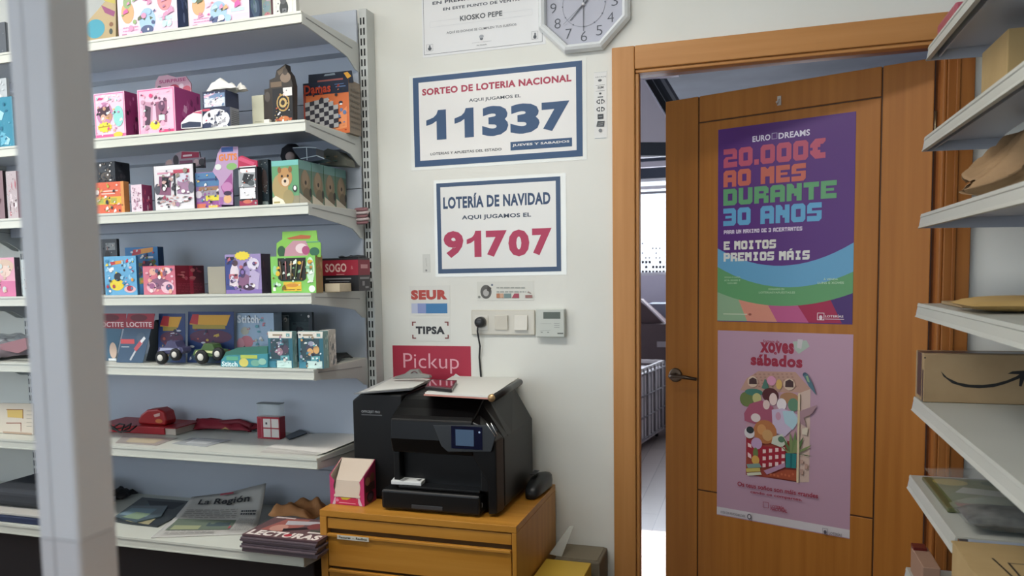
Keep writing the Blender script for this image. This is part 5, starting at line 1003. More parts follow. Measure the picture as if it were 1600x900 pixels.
art += [pp([(550, 640), (632, 645), (628, 755), (552, 748)], '1c8080'), pp([(585, 642), (600, 643), (598, 752), (584, 750)], '14666a'), pp([(636, 200), (652, 200), (648, 862), (632, 860)], 'd8c098'),
    pp([(655, 690), (680, 692), (680, 720), (655, 718)], 'b89080'), pp([(690, 720), (712, 722), (712, 760), (690, 758)], 'b89080'), pp([(655, 760), (680, 762), (680, 800), (655, 798)], 'b89080'), pp([(650, 330), (775, 285), (740, 350), (680, 380), (700, 450), (655, 420)], 'a88088'), pp([(670, 460), (712, 450), (705, 510), (668, 500)], 'd8c8b0'),
    ee(668, 48, 700, 80, '3a5068'), pp([(672, 70), (700, 55), (740, 130), (768, 215), (715, 150)], '4a7080'), pp([(690, 75), (705, 70), (720, 120), (705, 115)], '88a878')]
art += [tt('Os teus soños son máis grandes', 150, 686, 487, 656, CR, .02), tt('cando os compartes.', 207, 706, 424, 684, CR, .02), ('F',) + q(262, 742) + q(286, 722) + (CR, .0012), tt('LOTERÍA', 295, 739, 352, 742, CR, .02), tt('NACIONAL', 295, 753, 364, 754, CR, .02),
    tt('XOGA CON RESPONSABILIDADE', 74, 773, 186, 762, '706870', .01), ('E',) + q(194, 790) + q(213, 770) + ('5a5460',), ('E',) + q(198, 786) + q(209, 774) + ('d0c8cc',), ('F',) + q(507, 857) + q(527, 833) + ('6a6470', .001), ('E',) + q(511, 854) + q(523, 840) + ('5a5460',), tt('LOTERÍAS', 532, 852, 582, 856, '706870', .02)]
decal('print', p2, PO, art, off=.0006, mode='n', frame=(U0, V0, U1, V1), rough=.45)

# ------------------------------------------------------------------ wooden cabinet with the printer
KX0, KX1, KY0, KY1, KZ = -1.254, -.628, 2.182, 2.664, .708
cab = root('drawer_cabinet', 'wooden drawer cabinet carrying the black printer', 'cabinet', ((KX0 + KX1) / 2, (KY0 + KY1) / 2, 0))
fr = front(KY0)
zz1 = fr.uv(515, 807)[1]
xi0, xi1 = onY(511, 850, KY0).x, onY(800, 850, KY0).x
MB().box(KX0, KX1, KY0, KY1, KZ - .020, KZ, M_cabH).build('top_board', cab, bevel=.0015)
MB().box(KX0, xi0, KY0, KY1, .0, KZ - .0205, M_cabV).build('side_board', cab, bevel=.0015)
MB().box(xi1, KX1, KY0, KY1, .0, KZ - .0205, M_cabV).build('side_board', cab, bevel=.0015)
MB().box(xi0, xi1, KY1 - .01, KY1, .02, KZ - .0205, M_cabH).build('back_board', cab)
MB().box(xi0, xi1, KY0 + .03, KY1 - .011, .04, .055, M_cabH).build('bottom_board', cab)
zr0, zr1 = fr.uv(515, 826)[1], KZ - .024
MB().box(xi0 + .002, xi1 - .002, KY0 + .004, KY0 + .024, zr0, zr1, M_cabH).build('rail', cab, bevel=.0015)
za = fr.uv(515, 833)[1]; zb1 = fr.uv(513, 884)[1]; dh = za - zb1; k = 0
while za > .1:
    zb1 = max(za - dh, .05)
    d_ = MB().box(xi0 + .003, xi1 - .003, KY0 + .002, KY0 + .02, zb1, za - .010, M_cabH).box(xi0 + .003, xi1 - .003, KY0 - .004, KY0 + .010, za - .0098, za, M_cabH).build('drawer', cab, bevel=.002)
    if k == 0:
        n0, n1 = fr.uv(528, 834.5)[0], fr.uv(577, 834)[0]
        lb = MB().box(n0, n1, KY0 - .0052, KY0 - .0042, za - .014, za - .001, pm('c8c4b4', .6)).build('label_strip', d_)
        decal('label_print', d_, Plane((0, KY0 - .0054, 0), (1, 0, 0)), [('T', 'Facturas  -  Recibos', .06, .25, .94, .8, '3a3830', .03)], off=.0002, mode='n', frame=(n0, za - .014, n1, za - .001))
    za = zb1 - .008; k += 1
MB().box(xi0, xi1, KY0 + .025, KY0 + .03, .06, KZ - .03, pm('6a4418', .8)).build('gap_shade_board', cab)  # brown stands in for the shadow in the drawer gaps

# printer
PZ = KZ + .0015
pr = root('printer', 'black office printer with a small touch screen, on the wooden cabinet', 'printer', (-.95, 2.45, PZ))
px0, px1, pf, pb = -1.19, -.694, 2.250, 2.625
top = 1.050
def loft(name, secs, mat, parent, bevel=.003):
    vs = []; n = len(secs[0][1]); fs = []
    for y, s_ in secs: vs += [(x, y, z_) for x, z_ in s_]
    for i in range(len(secs) - 1):
        for k in range(n): fs.append((i * n + k, i * n + (k + 1) % n, (i + 1) * n + (k + 1) % n, (i + 1) * n + k))
    fs += [tuple(range(n - 1, -1, -1)), tuple(range((len(secs) - 1) * n, len(secs) * n))]
    return MB().add(vs, fs, mat).build(name, parent, bevel=bevel, seg=3)
cxl = onY(612, 690, pf).x; cxr = px1 - .006
zs_ = .936
def sect(tz, xl=None, rx=.078):
    xl = cxl - .001 if xl is None else xl
    return [(xl, PZ + .006), (px1 - .012, PZ + .006), (px1, PZ + .02), (px1, zs_), (px1 - rx, tz), (xl, tz)]
M_prn = pm('0b0c0d', .42, spec=.35)
loft('body', [(pf + .045, sect(.995)), (pf + .085, sect(1.026)), (pf + .13, sect(1.044)), (pb, sect(top, rx=.066))], M_prn, pr, .006)
fyb = 2.335; px0 = onY(552, 680, fyb).x; zlb = onY(552, 626, fyb).z
lb_ = [(px0 + .012, PZ + .006), (cxl - .0012, PZ + .006), (cxl - .0012, 1.046), (px0 + .03, 1.046), (px0, zlb), (px0, PZ + .02)]
loft('scanner_block', [(fyb, lb_), (pb, [(a, b + (.004 if b > 1 else 0)) for a, b in lb_])], M_prn, pr, .005)
yt = PZ + .105; yp = PZ + .175
ff = 1.0
mb = MB()
prof = [(pf + .06, yp), (pf + .004, yp), (pf - .012, yp + .045), (pf - .005, ff - .014), (pf + .010, ff - .002), (pf + .05, ff + .014), (pf + .09, ff + .034), (pf + .12, ff + .044), (pf + .12, yp)]
mb.prism([(cxl, y, z_) for y, z_ in prof], (cxr - cxl - .075, 0, 0), pm('060607', .38, spec=.22)); mb.build('front_cover', pr, bevel=.005, seg=3)
MB().box(cxl, cxl + .02, pf + .01, pf + .06, PZ + .07, yp - .0005, M_black).build('tray_cheek', pr, bevel=.003)
MB().box(cxr - .055, cxr - .03, pf + .004, pf + .06, PZ + .07, yp - .0005, M_black).build('tray_cheek', pr, bevel=.003)
MB().box(cxl + .0205, cxr - .0555, pf - .004, pf + .05, PZ + .066, PZ + .074, pm('141517', .3)).build('output_tray', pr, bevel=.002)
MB().box(cxl - .03, cxr - .05, pf - .022, pf + .044, PZ + .004, PZ + .064, pm('080809', .4)).build('paper_cassette', pr, bevel=.008, seg=3)
MB().box(cxl + .07, cxl + .17, pf - .0245, pf - .0222, PZ + .012, PZ + .024, pm('3a3c40', .3)).build('cassette_grip', pr, bevel=.002)
loft('right_pillar', [(pf - .006, [(cxr - .0745, yp), (cxr - .0295, PZ + .1), (cxr - .0295, PZ + .006), (cxr - .004, PZ + .01), (cxr - .004, ff - .068), (cxr - .05, ff - .022), (cxr - .0745, ff - .012)]), (pf + .044, [(cxr - .0745, yp), (cxr - .0295, PZ + .1), (cxr - .0295, PZ + .006), (px1 - .001, PZ + .01), (px1 - .001, ff - .062), (cxr - .066, ff + .0), (cxr - .0745, ff + .0)])], pm('0a0b0c', .32), pr, .004)
# control panel
PP = Plane((0, pf - .0135, 0), (1, 0, 0))
pA = [PP.uv(*p) for p in ((677, 664), (772, 664), (778, 672), (768, 706), (700, 706), (690, 697))]
MB().prism([(x, pf - .0125, z_) for x, z_ in pA], (0, -.004, 0), pm('2e3236', .35)).build('control_panel', pr, bevel=.002)
sA, sB = PP.uv(706, 700), PP.uv(754, 667)
sc_ = MB().box(sA[0], sB[0], pf - .0178, pf - .0168, sA[1], sB[1], pm('0c1430', .12, spec=.7)).build('screen', pr, bevel=.0008)
decal('screen_image', pr, Plane((0, pf - .0181, 0), (1, 0, 0)), [('R', 712, 696, 740, 672, '3c5878'), ('E', 747.5, 677, 750.5, 674, 'a8c0e0')], off=.0002)
mb = MB()
for k in (0, 7): mb.tube([onY(760 + k, 661, pf - .019), onY(774 + k * .6, 682, pf - .019)], .0013, pm('d8dcd8', .2, metal=.8), 6)
mb.build('chrome_trim', pr)
decal('badge', pr, Plane((0, fyb - .0005, 0), (1, 0, 0)), [('T', 'OFFICEJET PRO', 565, 645.5, 594, 642, '9a9c9e', .03), ('R', 565, 648.6, 597, 648, '5a5c5e')], off=.0012)
decal('vent_mark', pr, Plane((0, pf - .0045, 0), (1, 0, 0)), [('F', 748, 792, 754, 786, '8a8c90', .001)], off=.001)
for x in (px0 + .04, px1 - .05):
    for y in (pf + .07, pb - .03): MB().lathe((x, y, KZ + .0004), (0, 0, 1), [(0, .01), (.0068, .01)], M_blackm, 12).build('foot', pr)
# card on the tray
zt3 = PZ + .0745
rc = root('card_pack', 'small white card packet with black marks on the printer tray', 'card', (cxl + .04, pf + .005, zt3))
c_ = onZ(640, 752, zt3 + .01)
cw = [onZ(611, 755, zt3 + .004), onZ(658, 758, zt3 + .004), onZ(670, 747, zt3 + .004), onZ(622, 743, zt3 + .004)]
MB().prism([(p.x, p.y, zt3 + .0006) for p in cw], (0, 0, .012), pm('d8dad8', .5)).build('packet', rc, bevel=.002)
decal('print', rc, Plane((0, 0, zt3 + .0127), (1, 0, 0), (0, 1, 0)), [('P', [(624, 751), (634, 747), (640, 748), (630, 752)], '8a8c8c'), ('P', [(650, 750), (660, 748), (656, 752)], '5a5c5e')], off=.0004)

# things on the printer
zp = top + .0007
def flat2(name, pts, z0_, th, mat, label, cat, parent=None):
    mb = MB(); mb.prism([onZ(px, py, z0_ + th) for px, py in pts], (0, 0, -th + .0002), mat); return tag(mb.build(name, parent), label, cat)
nb = root('note_pad', 'white paper pad with salmon edges and a black spine roll, on the printer', 'notepad', tuple(onZ(740, 605, zp)))
q4 = [(662, 616), (766, 622), (812, 592), (706, 589)]
mb = MB(); mb.prism([onZ(px, py, zp + .009) for px, py in q4], (0, 0, -.0042), pm('c88474', .6)); mb.build('backing', nb)
mb = MB(); mb.prism([onZ(px, py, zp + .0145) for px, py in ((664, 613), (766, 619), (810, 590), (708, 587))], (0, 0, -.005), pm('d4d4cc', .8)); mb.build('pages', nb)
a = onZ(771, 622, zp + .012); b = onZ(812, 597, zp + .012); b.y = min(b.y, 2.65)
mb = MB(); mb.tube([a, b], .0105, pm('1c1c1e', .4), 14); mb.build('spine_roll', nb)
mb = MB(); mb.tube([a + Vector((-.006, -.002, 0)), a + (b - a) * .04 + Vector((-.004, 0, 0))], .0112, pm('b08858', .3, metal=.6), 14); mb.build('spine_cap', nb)
zq = zp
for k, (dx, dy, c, lb) in enumerate(((0, 0, '8a8e92', 'lowest grey edged envelope of the papers on the left of the printer'), (3, -1, 'c8cac8', 'second white envelope of the papers on the left of the printer'), (-2, -2, 'b4b6b6', 'third pale envelope of the papers on the left of the printer'), (6, -4, 'd2d2cc', 'topmost white envelope of the papers on the left of the printer'))):
    flat2('envelope', [(553 + dx + 5 * k, 615 + dy), (640 + dx, 609 + dy), (670 + dx - k, 596 + dy), (612 + dx, 592 + dy)], zq, .0032, pm(c, .7), lb, 'envelope')
    zq += .0036
ck = onZ(640, 596, zq)
r_ = root('bulldog_clip', 'crumpled grey clip on the papers in front of the crimson sticker', 'clip', tuple(ck))
mb = MB(); yk = ck.y
mb.prism([onY(613, 592, yk), onY(618, 588, yk), onY(632, 584, yk), onY(640, 578, yk), onY(652, 577, yk), onY(657, 584, yk), onY(671, 587, yk), onY(672, 591, yk)], (0, .02, 0), pm('8a8880', .4, metal=.3)); mb.build('clip', r_, bevel=.002)
mb = MB(); mb.tube([onY(642, 583, yk - .002), onY(647, 580, yk - .004), onY(652, 583, yk - .002)], .0015, pm('7a4a50', .4), 6); mb.build('lever', r_)
f4 = [(664, 604), (706, 608), (714, 594), (672, 592)]
r_ = root('mobile_phone', 'dark phone lying on the papers and pad, mirroring the crimson sticker', 'phone', tuple(onZ(690, 600, zq)))
zm = max(zq, zp + .0152)
mb = MB(); mb.prism([onZ(px, py, zm + .011) for px, py in f4], (0, 0, -.0105), pm('1a1416', .25)); mb.build('body', r_, bevel=.002)
mb = MB(); mb.prism([onZ(px, py, zm + .0113) for px, py in ((668, 602.5), (704, 606), (711, 595.5), (674, 593.5))], (0, 0, .0003), pm('0c0a0c', .04, spec=1, coat=1)); mb.build('screen', r_)
r_ = root('torn_slip', 'torn white slip standing behind the phone on the printer', 'paper', tuple(onZ(700, 598, zm)))
yk = onZ(716, 592, zp).y
slab('slip', [(704, 592), (712, 584), (722, 590), (734, 594)], min(yk, 2.655), .001, M_paper, r_)

# small open candy box at the left of the cabinet
fy2 = onZ(540, 790, KZ).y + .004
ca0, ca1 = max(onY(509, 770, fy2).x, KX0 + .003), onY(569, 770, fy2).x
cby = min(fy2 + .085, 2.33); zk = KZ + .0006; hF, hB = onY(540, 743, fy2).z - zk, onY(560, 716, cby).z - zk
bx = root('candy_box', 'small open pink cardboard box at the left front of the wooden cabinet', 'box', ((ca0 + ca1) / 2, fy2 + .04, zk))
pk, cr_ = pm('d0306c', .5), pm('cdb9a4', .7)
w_ = .0015
low = zk + .024
mb = MB(); mb.box(ca0, ca1, fy2, fy2 + w_, zk, low, pk)
mb.prism([(ca0, fy2, low), (ca0 + .020, fy2, low), (ca0 + .012, fy2, zk + hF * .62), (ca0 + .016, fy2, zk + hF * .8), (ca0, fy2, zk + hF)], (0, w_, 0), pk)
mb.prism([(ca1, fy2, low), (ca1 - .020, fy2, low), (ca1 - .012, fy2, zk + hF * .62), (ca1 - .016, fy2, zk + hF * .8), (ca1, fy2, zk + hF)], (0, w_, 0), pk); mb.build('front_wall', bx)
decal('front_print', bx, front(fy2), [('P', [(.06, 0), (.14, 0), (.24, 1), (.14, 1)], 'd8b8c8'), ('P', [(.86, 0), (.94, 0), (.86, 1), (.76, 1)], 'd8b8c8'), ('R', .16, .05, .82, .95, 'd82850'), ('P', [(.3, 1), (.62, 1), (.5, .7), (.36, .7)], 'c8b020'), ('L', [(.26, .3), (.74, .26)], .002, 'f0a0b8'), ('E', .14, .4, .26, .8, 'e878a0')], off=.0004, mode='n', frame=(ca0, zk, ca1, low))
mb = MB()
for x in (ca0, ca1 - w_):
    mb.prism([(x, fy2 + w_, zk), (x, cby, zk), (x, cby, zk + hB), (x, fy2 + w_, zk + hF)], (w_, 0, 0), pk)
mb.build('side_wall', bx)
mb = MB()
for x in (ca0 + w_, ca1 - 2 * w_):
    mb.prism([(x, fy2 + .004, zk + .002), (x, cby - .002, zk + .002), (x, cby - .002, zk + hB), (x, fy2 + .004, zk + hF - .002)], (w_, 0, 0), cr_)
mb.build('lining', bx)
decal('side_print', bx, Plane((ca1 + .0001, 0, 0), (0, 1, 0)), [('P', [(0, 0), (1, 0), (1, 1.0), (0, .62)], '8e1c40'), ('E', .2, .02, .8, .3, '1c1828'), ('E', .3, .08, .7, .24, '4c3858'), ('R', .1, .3, .9, .5, '3a2420'), ('E', .1, .46, .5, .66, '9a6a4a'), ('E', .5, .5, .9, .72, '6c4028')], off=.0004, mode='n', frame=(fy2, zk, cby, zk + hB))
MB().box(ca0 + w_ * 2, ca1 - w_ * 2, cby - w_, cby, zk, zk + hB, cr_).build('back_wall', bx)
MB().prism([(ca0 + .014, fy2 - .0012, low + .001), (ca1 - .014, fy2 - .0012, low + .001), (ca1 - .018, fy2 + .010, zk + hF * .8), (ca1 - .004, cby - .003, zk + hB - .002), (ca0 + .004, cby - .003, zk + hB - .002), (ca0 + .018, fy2 + .010, zk + hF * .8)], (0, -.0004, .0008), cr_).build('folded_flap', bx)
MB().box(ca0 + .001, ca1 - .001, fy2 + w_, cby - w_, zk, zk + .001, pk).build('bottom', bx)
# handset at the right rear of the cabinet
hs = root('handset', 'black rounded handset lying at the right rear corner of the cabinet', 'phone', (-.665, 2.58, KZ))
mb = MB()
A, B = Vector((-.660, 2.455, KZ)), Vector((-.646, 2.63, KZ))
vs = []; fs = []; N = 9; K = 12
for i in range(N + 1):
    t = i / N; c = A.lerp(B, t); w = .026 * (1 - .25 * abs(2 * t - 1) ** 3); h = .022 + .012 * t + .012 * sin(pi * t)
    if i in (0, N): w *= .8; h *= .8
    for k in range(K):
        an = 2 * pi * k / K; xx = w * abs(cos(an)) ** .6 * (1 if cos(an) > 0 else -1); zz2 = abs(sin(an)) ** .6 * (1 if sin(an) > 0 else -1)
        vs.append((c.x + xx, c.y, KZ + .001 + h * (1 + zz2) / 1.35))
for i in range(N):
    for k in range(K): fs.append((i * K + k, i * K + (k + 1) % K, (i + 1) * K + (k + 1) % K, (i + 1) * K + k))
fs += [tuple(range(K - 1, -1, -1)), tuple(range(N * K, N * K + K))]
MB().add(vs, fs, pm('1e2022', .38), True).build('body', hs)
MB().box(-.672, -.655, 2.50, 2.56, KZ + .069, KZ + .0705, pm('34363a', .3)).build('button', hs, bevel=.001)
# crates right of the cabinet
b1 = (onY(866, 880, 2.52).x, onY(937, 880, 2.52).x)
tz = onY(900, 862, 2.6).z
r_ = root('grey_crate', 'grey brown cardboard carton on the floor right of the cabinet', 'box', ((b1[0] + b1[1]) / 2, 2.6, 0))
MB().box(max(b1[0], KX1 + .004), b1[1], 2.52, 2.672, 0, tz, pm('6e6450', .7)).build('carton', r_, bevel=.006)
MB().box(max(b1[0], KX1 + .004) + .01, b1[1] - .01, 2.53, 2.665, tz + .0003, tz + .002, pm('7c725c', .7)).build('lid', r_)
yz = onY(885, 894, 2.40).z
o = MB().box(KX1 + .006, onY(914, 895, 2.40).x, 2.33, 2.50, 0, yz, pm('c8a020', .5)).build('yellow_carton', bevel=.002); tag(o, 'yellow topped carton on the floor right of the cabinet', 'box')
mb = MB(); mb.prism([(KX1 + .006, 2.54, tz + .004), (KX1 + .05, 2.53, tz + .004), onY(896, 822, 2.62), onY(890, 822, 2.62)], (0, .001, 0), pm('cfd4cc', .15, alpha=.45, spec=.8))
tag(mb.build('clear_sleeve'), 'clear plastic sleeve leaning on the wall beside the cabinet', 'sleeve')

# ------------------------------------------------------------------ right shelving
RZ = [1.990, 1.755, 1.553, 1.316, 1.062, .845, .585]
RXs = [.428, .424, .420, .418, .414, .408, .405]
M_rs = noisy('right_shelf_enamel', 'b4b6ac', 'bcbeb4', (2, 2, 2), .45, 3)
RYF, RYN = 2.50, 1.22
rs = root('parcel_shelving', 'cream metal parcel shelving in front of the right door casing', 'shelving', (.6, 1.9, 0))
RB = XR - .045
for k_, yy in enumerate((RYF - .002, RYN - .03)):
    MB().box(RB, XR - .001, yy - .028, yy + .002, 0, 2.325, M_rs).build('upright', rs, bevel=.002)
MB().box(RB + .012, RB + .02, RYN, RYF - .032, .02, 2.3, M_panel).build('back_panel', rs)
for z_, x_ in zip(RZ, RXs):
    RYN = 1.945 if z_ == .845 else 1.22
    mb = MB(); mb.box(x_ + .001, RB + .01, RYN, RYF - .006, z_ - .003, z_, M_rs).box(x_ + .02, x_ + .024, RYN, RYF - .006, z_ - .03, z_ - .003, M_under)
    mb.box(x_ + .024, RB - .03, RYN, RYF - .006, z_ - .012, z_ - .0035, M_under); mb.build('shelf', rs)
    mb = MB(); mb.prism([(x_ + .0008, RYN, z_ + .001), (x_ - .003, RYN, z_ + .001), (x_ - .005, RYN, z_ - .007), (x_ - .003, RYN, z_ - .009), (x_ - .006, RYN, z_ - .028), (x_ - .010, RYN, z_ - .036), (x_ + .0008, RYN, z_ - .036)], (0, RYF - RYN - .003, 0), M_rs); mb.build('front_lip', rs)
    pts = [(x_ - .002, 0), (RB - .0005, 0), (RB - .0005, -.07), (RB - .05, -.06), (RB - .12, -.042), (x_ + .02, -.036), (x_ - .008, -.036)]
    for yy in ((RYF,) if z_ == .845 else (RYF, RYN - .003)):
        MB().prism([(a, yy, z_ - .0005 + b) for a, b in pts], (0, -.0045, 0), pm('b0b8c6', .4)).build('bracket', rs)
RYN = 1.22
def rbox(name, label, cat, b, mat, **k): return box1(name, b, mat, label=label, cat=cat, **k)
# top shelf: reddish packet
p_ = onX(1500, 6, .47)
rbox('red_packet', 'reddish packet at the edge of the topmost right shelf', 'packet', (.45, .56, p_.y - .05, p_.y + .16, RZ[0] + .001, RZ[0] + .06), pm('b0485a', .4), bevel=.006)
# carton on second shelf
fy3 = 2.14; x3 = onY(1574, 90, fy3).x
c_ = root('parcel_box', 'plain brown carton on the second right shelf, cut by the picture edge', 'box', (x3 + .12, fy3 + .1, RZ[1]))
MB().box(x3, x3 + .22, fy3, fy3 + .22, RZ[1] + .0006, onY(1580, 44, fy3).z, M_card2).build('carton', c_, bevel=.002)
MB().box(x3 + .08, x3 + .13, fy3 - .0006, fy3 - .0001, RZ[1] + .002, onY(1580, 44, fy3).z - .002, pm('a88c5c', .3)).build('tape', c_)
# brown paper bag on third shelf
bagy = 2.08
def bagf(u, v):
    r = 1 - .75 * max(0, .35 - u) / .35
    cx_ = .50 + .27 * u; cy_ = bagy + .06 * u
    an = 2 * pi * v
    hh = (.018 + .062 * min(1, u * 2.2)) * (1 + .07 * sin(17 * an + 23 * u) + .14 * sin(5 * an + 7 * u) + .08 * sin(9 * an + 15 * u)); ww = (.03 + .07 * min(1, u * 2)) * (1 + .1 * sin(4 * an + 9 * u))
    return (cx_ + .012 * sin(3 * an) * (1 - u), cy_ + ww * cos(an), RZ[2] + .004 + max(0, hh * (1 + .98 * sin(an))) + .05 * max(0, .25 - u))
xb0 = onY(1510, 245, bagy).x
_bf = bagf
def bagf2(u, v):
    p = _bf(u, v); return (p[0] - .50 + xb0 + .004, p[1], p[2])
r_ = root('paper_bag', 'crumpled brown paper bag on the third right shelf', 'bag', (xb0 + .15, bagy, RZ[2]))
MB().grid(bagf2, 34, 48, M_kraft).build('bag', r_, solid=.0015)
tp_ = onY(1578, 205, bagy - .02)
MB().prism([onY(1568, 212, bagy - .075), onY(1584, 200, bagy - .075), onY(1606, 186, bagy - .075), onY(1606, 200, bagy - .075), onY(1590, 207, bagy - .075)], (0, .001, 0), pm('c8c8c0', .6)).build('receipt', r_)
# envelopes on fourth shelf
def env(label, pts, zz, th, mat, bev=.004, art=None):
    r = root('padded_envelope', label, 'envelope', tuple(sum((onZ(px, py, zz) for px, py in pts), Vector()) / len(pts)))
    mb = MB(); mb.prism([onZ(px, py, zz + th) for px, py in pts], (0, 0, -th + .0006), mat); mb.build('envelope', r, bevel=bev, seg=3); return r
z4 = RZ[3]
e0 = root('padded_envelope', 'flat brown envelope at the back of the fourth right shelf', 'envelope', (.6, 2.3, z4))
MB().box(.455, .80, 2.20, 2.42, z4 + .001, z4 + .010, M_card).build('envelope', e0, bevel=.003)
e1 = root('padded_envelope', 'plump yellowish padded envelope on top of the flat one, fourth right shelf', 'envelope', (.62, 2.0, z4))
xe = onY(1513, 478, 1.96).x
def pillow(x0, x1, y0, y1, z0, h, mat, name, par, seed=1, n=14):
    rr_ = random.Random(seed); ph = [(rr_.uniform(3, 9), rr_.uniform(3, 9), rr_.uniform(0, 6)) for _ in range(4)]
    def fn(s):
        def g(u, v):
            e_ = (max(0, 1 - abs(2 * u - 1) ** 4) * max(0, 1 - abs(2 * v - 1) ** 4)) ** .6
            wv = sum(sin(a * u + b * v + c) for a, b, c in ph) * .06
            return (x0 + (x1 - x0) * u, y0 + (y1 - y0) * v, z0 + h * (.5 + s * .5 * e_ * (1 + wv)) if s > 0 else z0 + h * .5 * (1 - e_))
        return g
    mb = MB(); mb.grid(fn(1), n, n, mat); 
    b = MB(); mb.grid(lambda u, v: fn(-1)(1 - u, v), n, n, mat); return mb.build(name, par)
pillow(xe, xe + .30, 1.93, 2.16, z4 + .002, .030, noisy('yellow_envelope', 'b8924c', 'c49e58', (5, 5, 5), .6, 3), 'envelope', e1, 3)
decal('label', e1, Plane((0, 0, z4 + .034), (1, 0, 0), (0, 1, 0)), [('L', [(xe + .10, 1.94), (xe + .12, 2.15)], .002, '8a6a34')], off=0, mode='n', frame=(0, 0, 1, 1))
# parcel with printed arrow on fifth shelf
z5 = RZ[4]
f1 = onZ(1442, 627, z5 + .0006); f2 = onZ(1423, 612, z5 + .0006)
ay = min(f1.y, 2.40); f1 = Vector((onY(1442, 627, ay).x, ay, z5))
th_ = onY(1442, 553, ay).z
am = root('parcel_box', 'brown parcel box printed with a black curved arrow, fifth right shelf', 'box', (f1.x + .15, ay + .05, z5))
dp = min(.11, RYF + .04 - ay)
ax1 = f1.x + .36
ax1 = min(ax1, RB - .01)
mb = MB(); mb.box(f1.x, ax1, ay, ay + dp, z5 + .0008, th_, M_card); mb.build('carton', am, bevel=.002)
AP = Plane((0, ay, 0), (1, 0, 0))
def sm(px, py): return AP.uv(px, py)
top_c = [(1470, 580), (1480, 590), (1496, 597.5), (1515, 601), (1535, 601.5), (1556, 599), (1574, 594), (1588, 588), (1594, 584)]
bot_c = [(1596, 590), (1586, 594), (1570, 600), (1552, 605), (1530, 606.5), (1508, 605), (1488, 599), (1474, 588)]
decal('arrow_print', am, AP, [('P', top_c + bot_c, '1c1a18'), ('P', [(1574, 584), (1582, 580), (1600, 579), (1604, 583), (1596, 604), (1592, 603), (1594, 585)], '1c1a18')], off=.0005, label='black curved arrow')
t0, t1 = sm(1425, 580)[0], 0
mb = MB()
mb.box(f1.x - .0006, f1.x - .0001, ay + .028, ay + .085, z5 + .012, th_ - .001, pm('2a2a34', .3)); mb.box(f1.x - .0006, ax1 - .01, ay + .028, ay + .085, th_ + .0001, th_ + .0006, pm('3c3c46', .3)); mb.build('tape', am)
MB().box(f1.x - .0006, f1.x - .0001, ay + .002, ay + .016, z5 + .002, z5 + .085, pm('26262e', .3)).build('tape', am)
a_ = sm(1444, 556)[0]
decal('pinhole_print', am, AP, [('E', a_, th_ - .012, a_ + .004, th_ - .008, '2a2018')], mode='n', frame=(0, 0, 1, 1))
# clear bags on the sixth shelf
z6 = RZ[5]
gb = root('plastic_pack', 'clear pack with a green and yellow picture and blank label, sixth right shelf', 'packet', (.55, 2.3, z6))
MB().box(.425, .72, 2.13, 2.44, z6 + .001, z6 + .012, pm('5c6038', .3)).build('card', gb, bevel=.003)
decal('card_print', gb, Plane((0, 0, z6 + .0125), (1, 0, 0), (0, 1, 0)), [('R', .44, 2.14, .70, 2.42, '6c7444'), ('P', [(.47, 2.28), (.57, 2.26), (.60, 2.31), (.50, 2.34)], 'a8a89c'), ('E', .60, 2.3, .70, 2.4, '8a3c34'), ('R', .45, 2.15, .69, 2.18, '8a4a40'), ('E', .44, 2.35, .52, 2.42, 'a89848'), ('E', .55, 2.36, .62, 2.42, '3c5830')], off=.0003, mode='n', frame=(0, 0, 1, 1))
pillow(.43, .74, 2.10, 2.44, z6 + .014, .04, pm('c8d0cc', .1, alpha=.14, spec=1), 'film', gb, 5)
for k, (x0, x1, y0, y1, h_, s_, c_) in enumerate(((.425, .68, 1.955, 2.12, .055, 8, '2c2a28'), (.62, .80, 2.16, 2.40, .07, 9, '5a3034'))):
    r_ = root('plastic_pack', ('dark glossy clear wrapped pack at the front of the sixth right shelf', 'reddish clear wrapped bundle at the back of the sixth right shelf')[k], 'packet', ((x0 + x1) / 2, (y0 + y1) / 2, z6))
    zb_ = z6 + (.001 if k == 0 else .058)
    pillow(x0 + .012, x1 - .012, y0 + .012, y1 - .012, zb_ + .002, h_ * .7, noisy('wrapped_goods_%d' % k, c_, '6a6a66' if k == 0 else '7a5a50', (24, 24, 24), .5, 4), 'goods', r_, s_)
    pillow(x0, x1, y0, y1, zb_, h_, pm('c8d0cc', .08, alpha=.13, spec=1), 'film', r_, s_ + 1, 20)
# open carton low right
z7 = RZ[6]
oc = root('parcel_box', 'large brown carton with torn flap on the lowest right shelf', 'box', (.6, 1.75, z7))
ytop = .838
by1 = min(onZ(1482, 826, ytop).y, 1.94)
bx0 = .398
MB().box(bx0, bx0 + .34, by1 - .42, by1, z7 + .001, ytop - .004, M_card2).build('carton', oc, bevel=.002)
mb = MB()
r3 = random.Random(3); eg = [(bx0 - .004 + .006 * r3.random(), by1 - .42 * t / 14) for t in range(15)]
mb.prism([(x, y, ytop - .003) for x, y in eg] + [(bx0 + .165, by1 - .42, ytop - .003), (bx0 + .165, by1 - .02, ytop - .003), (bx0 + .16, by1, ytop - .003)], (0, 0, .003), M_card2); mb.build('flap', oc)
MB().prism([(bx0 + .175, by1 - .42, ytop - .003), (bx0 + .34, by1 - .42, ytop - .003), (bx0 + .34, by1 - .03, ytop + .012), (bx0 + .175, by1 - .01, ytop - .001)], (0, 0, .003), M_card2).build('flap', oc)
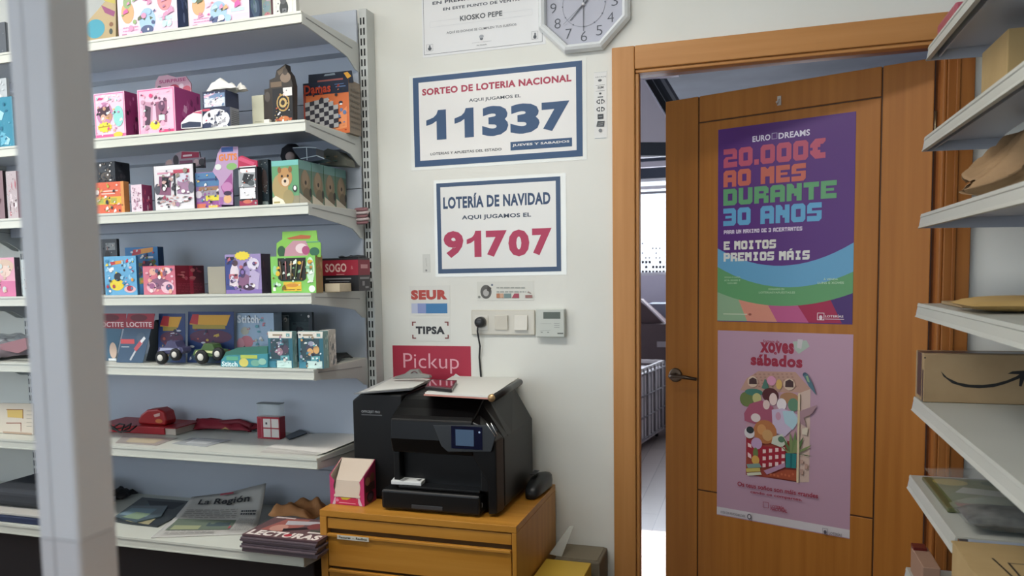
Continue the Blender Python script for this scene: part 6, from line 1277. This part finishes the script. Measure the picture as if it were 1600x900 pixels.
decal('flap_print', oc, Plane((0, 0, ytop), (1, 0, 0), (0, 1, 0)), [('F', bx0 + .07, by1 - .2, bx0 + .13, by1 - .12, '3a3024', .004), ('L', [(bx0 + .05, by1 - .1), (bx0 + .06, by1 - .22)], .004, '3a3024')], off=.0004, mode='n', frame=(0, 0, 1, 1))
# red-lidded packet at the lower right edge of the door
lp = onY(1432, 885, 2.35)
pk_ = root('paper_packet', 'small white and brown packet with dark red edge, low right', 'packet', (lp.x + .03, 2.37, z7))
MB().box(.408, .448, 2.30, 2.47, z7 + .001, onX(1440, 880, .41).z, pm('a88068', .5)).build('box', pk_, bevel=.002)
MB().box(.4078, .440, 2.43, 2.471, onX(1440, 880, .41).z + .0005, onX(1440, 880, .41).z + .008, pm('6a1c18', .4)).build('edge', pk_)

ct = root('shading_counter', 'unseen wooden counter added below the picture to shade low shelves, carrying the grey post', 'counter', (-1.9, .6, 0))  # added out of view to keep the low shelves dark; also holds the post
MB().box(-4.2, .30, .30, .78, .912, .945, M_cabH).build('worktop', ct, bevel=.003)
MB().box(-4.15, .25, .36, .74, .0, .9115, pm('#5a3c1c', .6)).build('carcass', ct)
# ------------------------------------------------------------------ foreground post
GX, GY, GS = -.475, .471, .0405
po_ = root('aluminium_post', 'blurred grey square post close to the camera at the left', 'post', (GX - GS / 2, GY + GS / 2, 0))
mb = MB()
c = .003; x0, x1, y0, y1 = GX - GS, GX, GY, GY + GS
m_ = GS * .40
pts = [(x0 + c, y0), (x0 + m_ - .0012, y0), (x0 + m_, y0 + .0012), (x0 + m_ + .0012, y0), (x1 - c, y0), (x1 - c * .3, y0 + c * .3), (x1, y0 + c), (x1, y1 - c), (x1 - c, y1), (x0 + c, y1), (x0, y1 - c), (x0, y0 + c)]
zsp = onY(100, 845, GY).z
mb.prism([(x, y, zsp + .0006) for x, y in pts], (0, 0, CEIL - zsp - .0015), M_alu); mb.build('upper_profile', po_)
mb = MB(); mb.prism([(x, y, (.9465)) for x, y in pts], (0, 0, zsp - .9465), noisy('post_base_aluminium', 'bebbbf', 'c4c2c5', (6, 6, .6), .5, 3)); mb.build('lower_profile', po_)
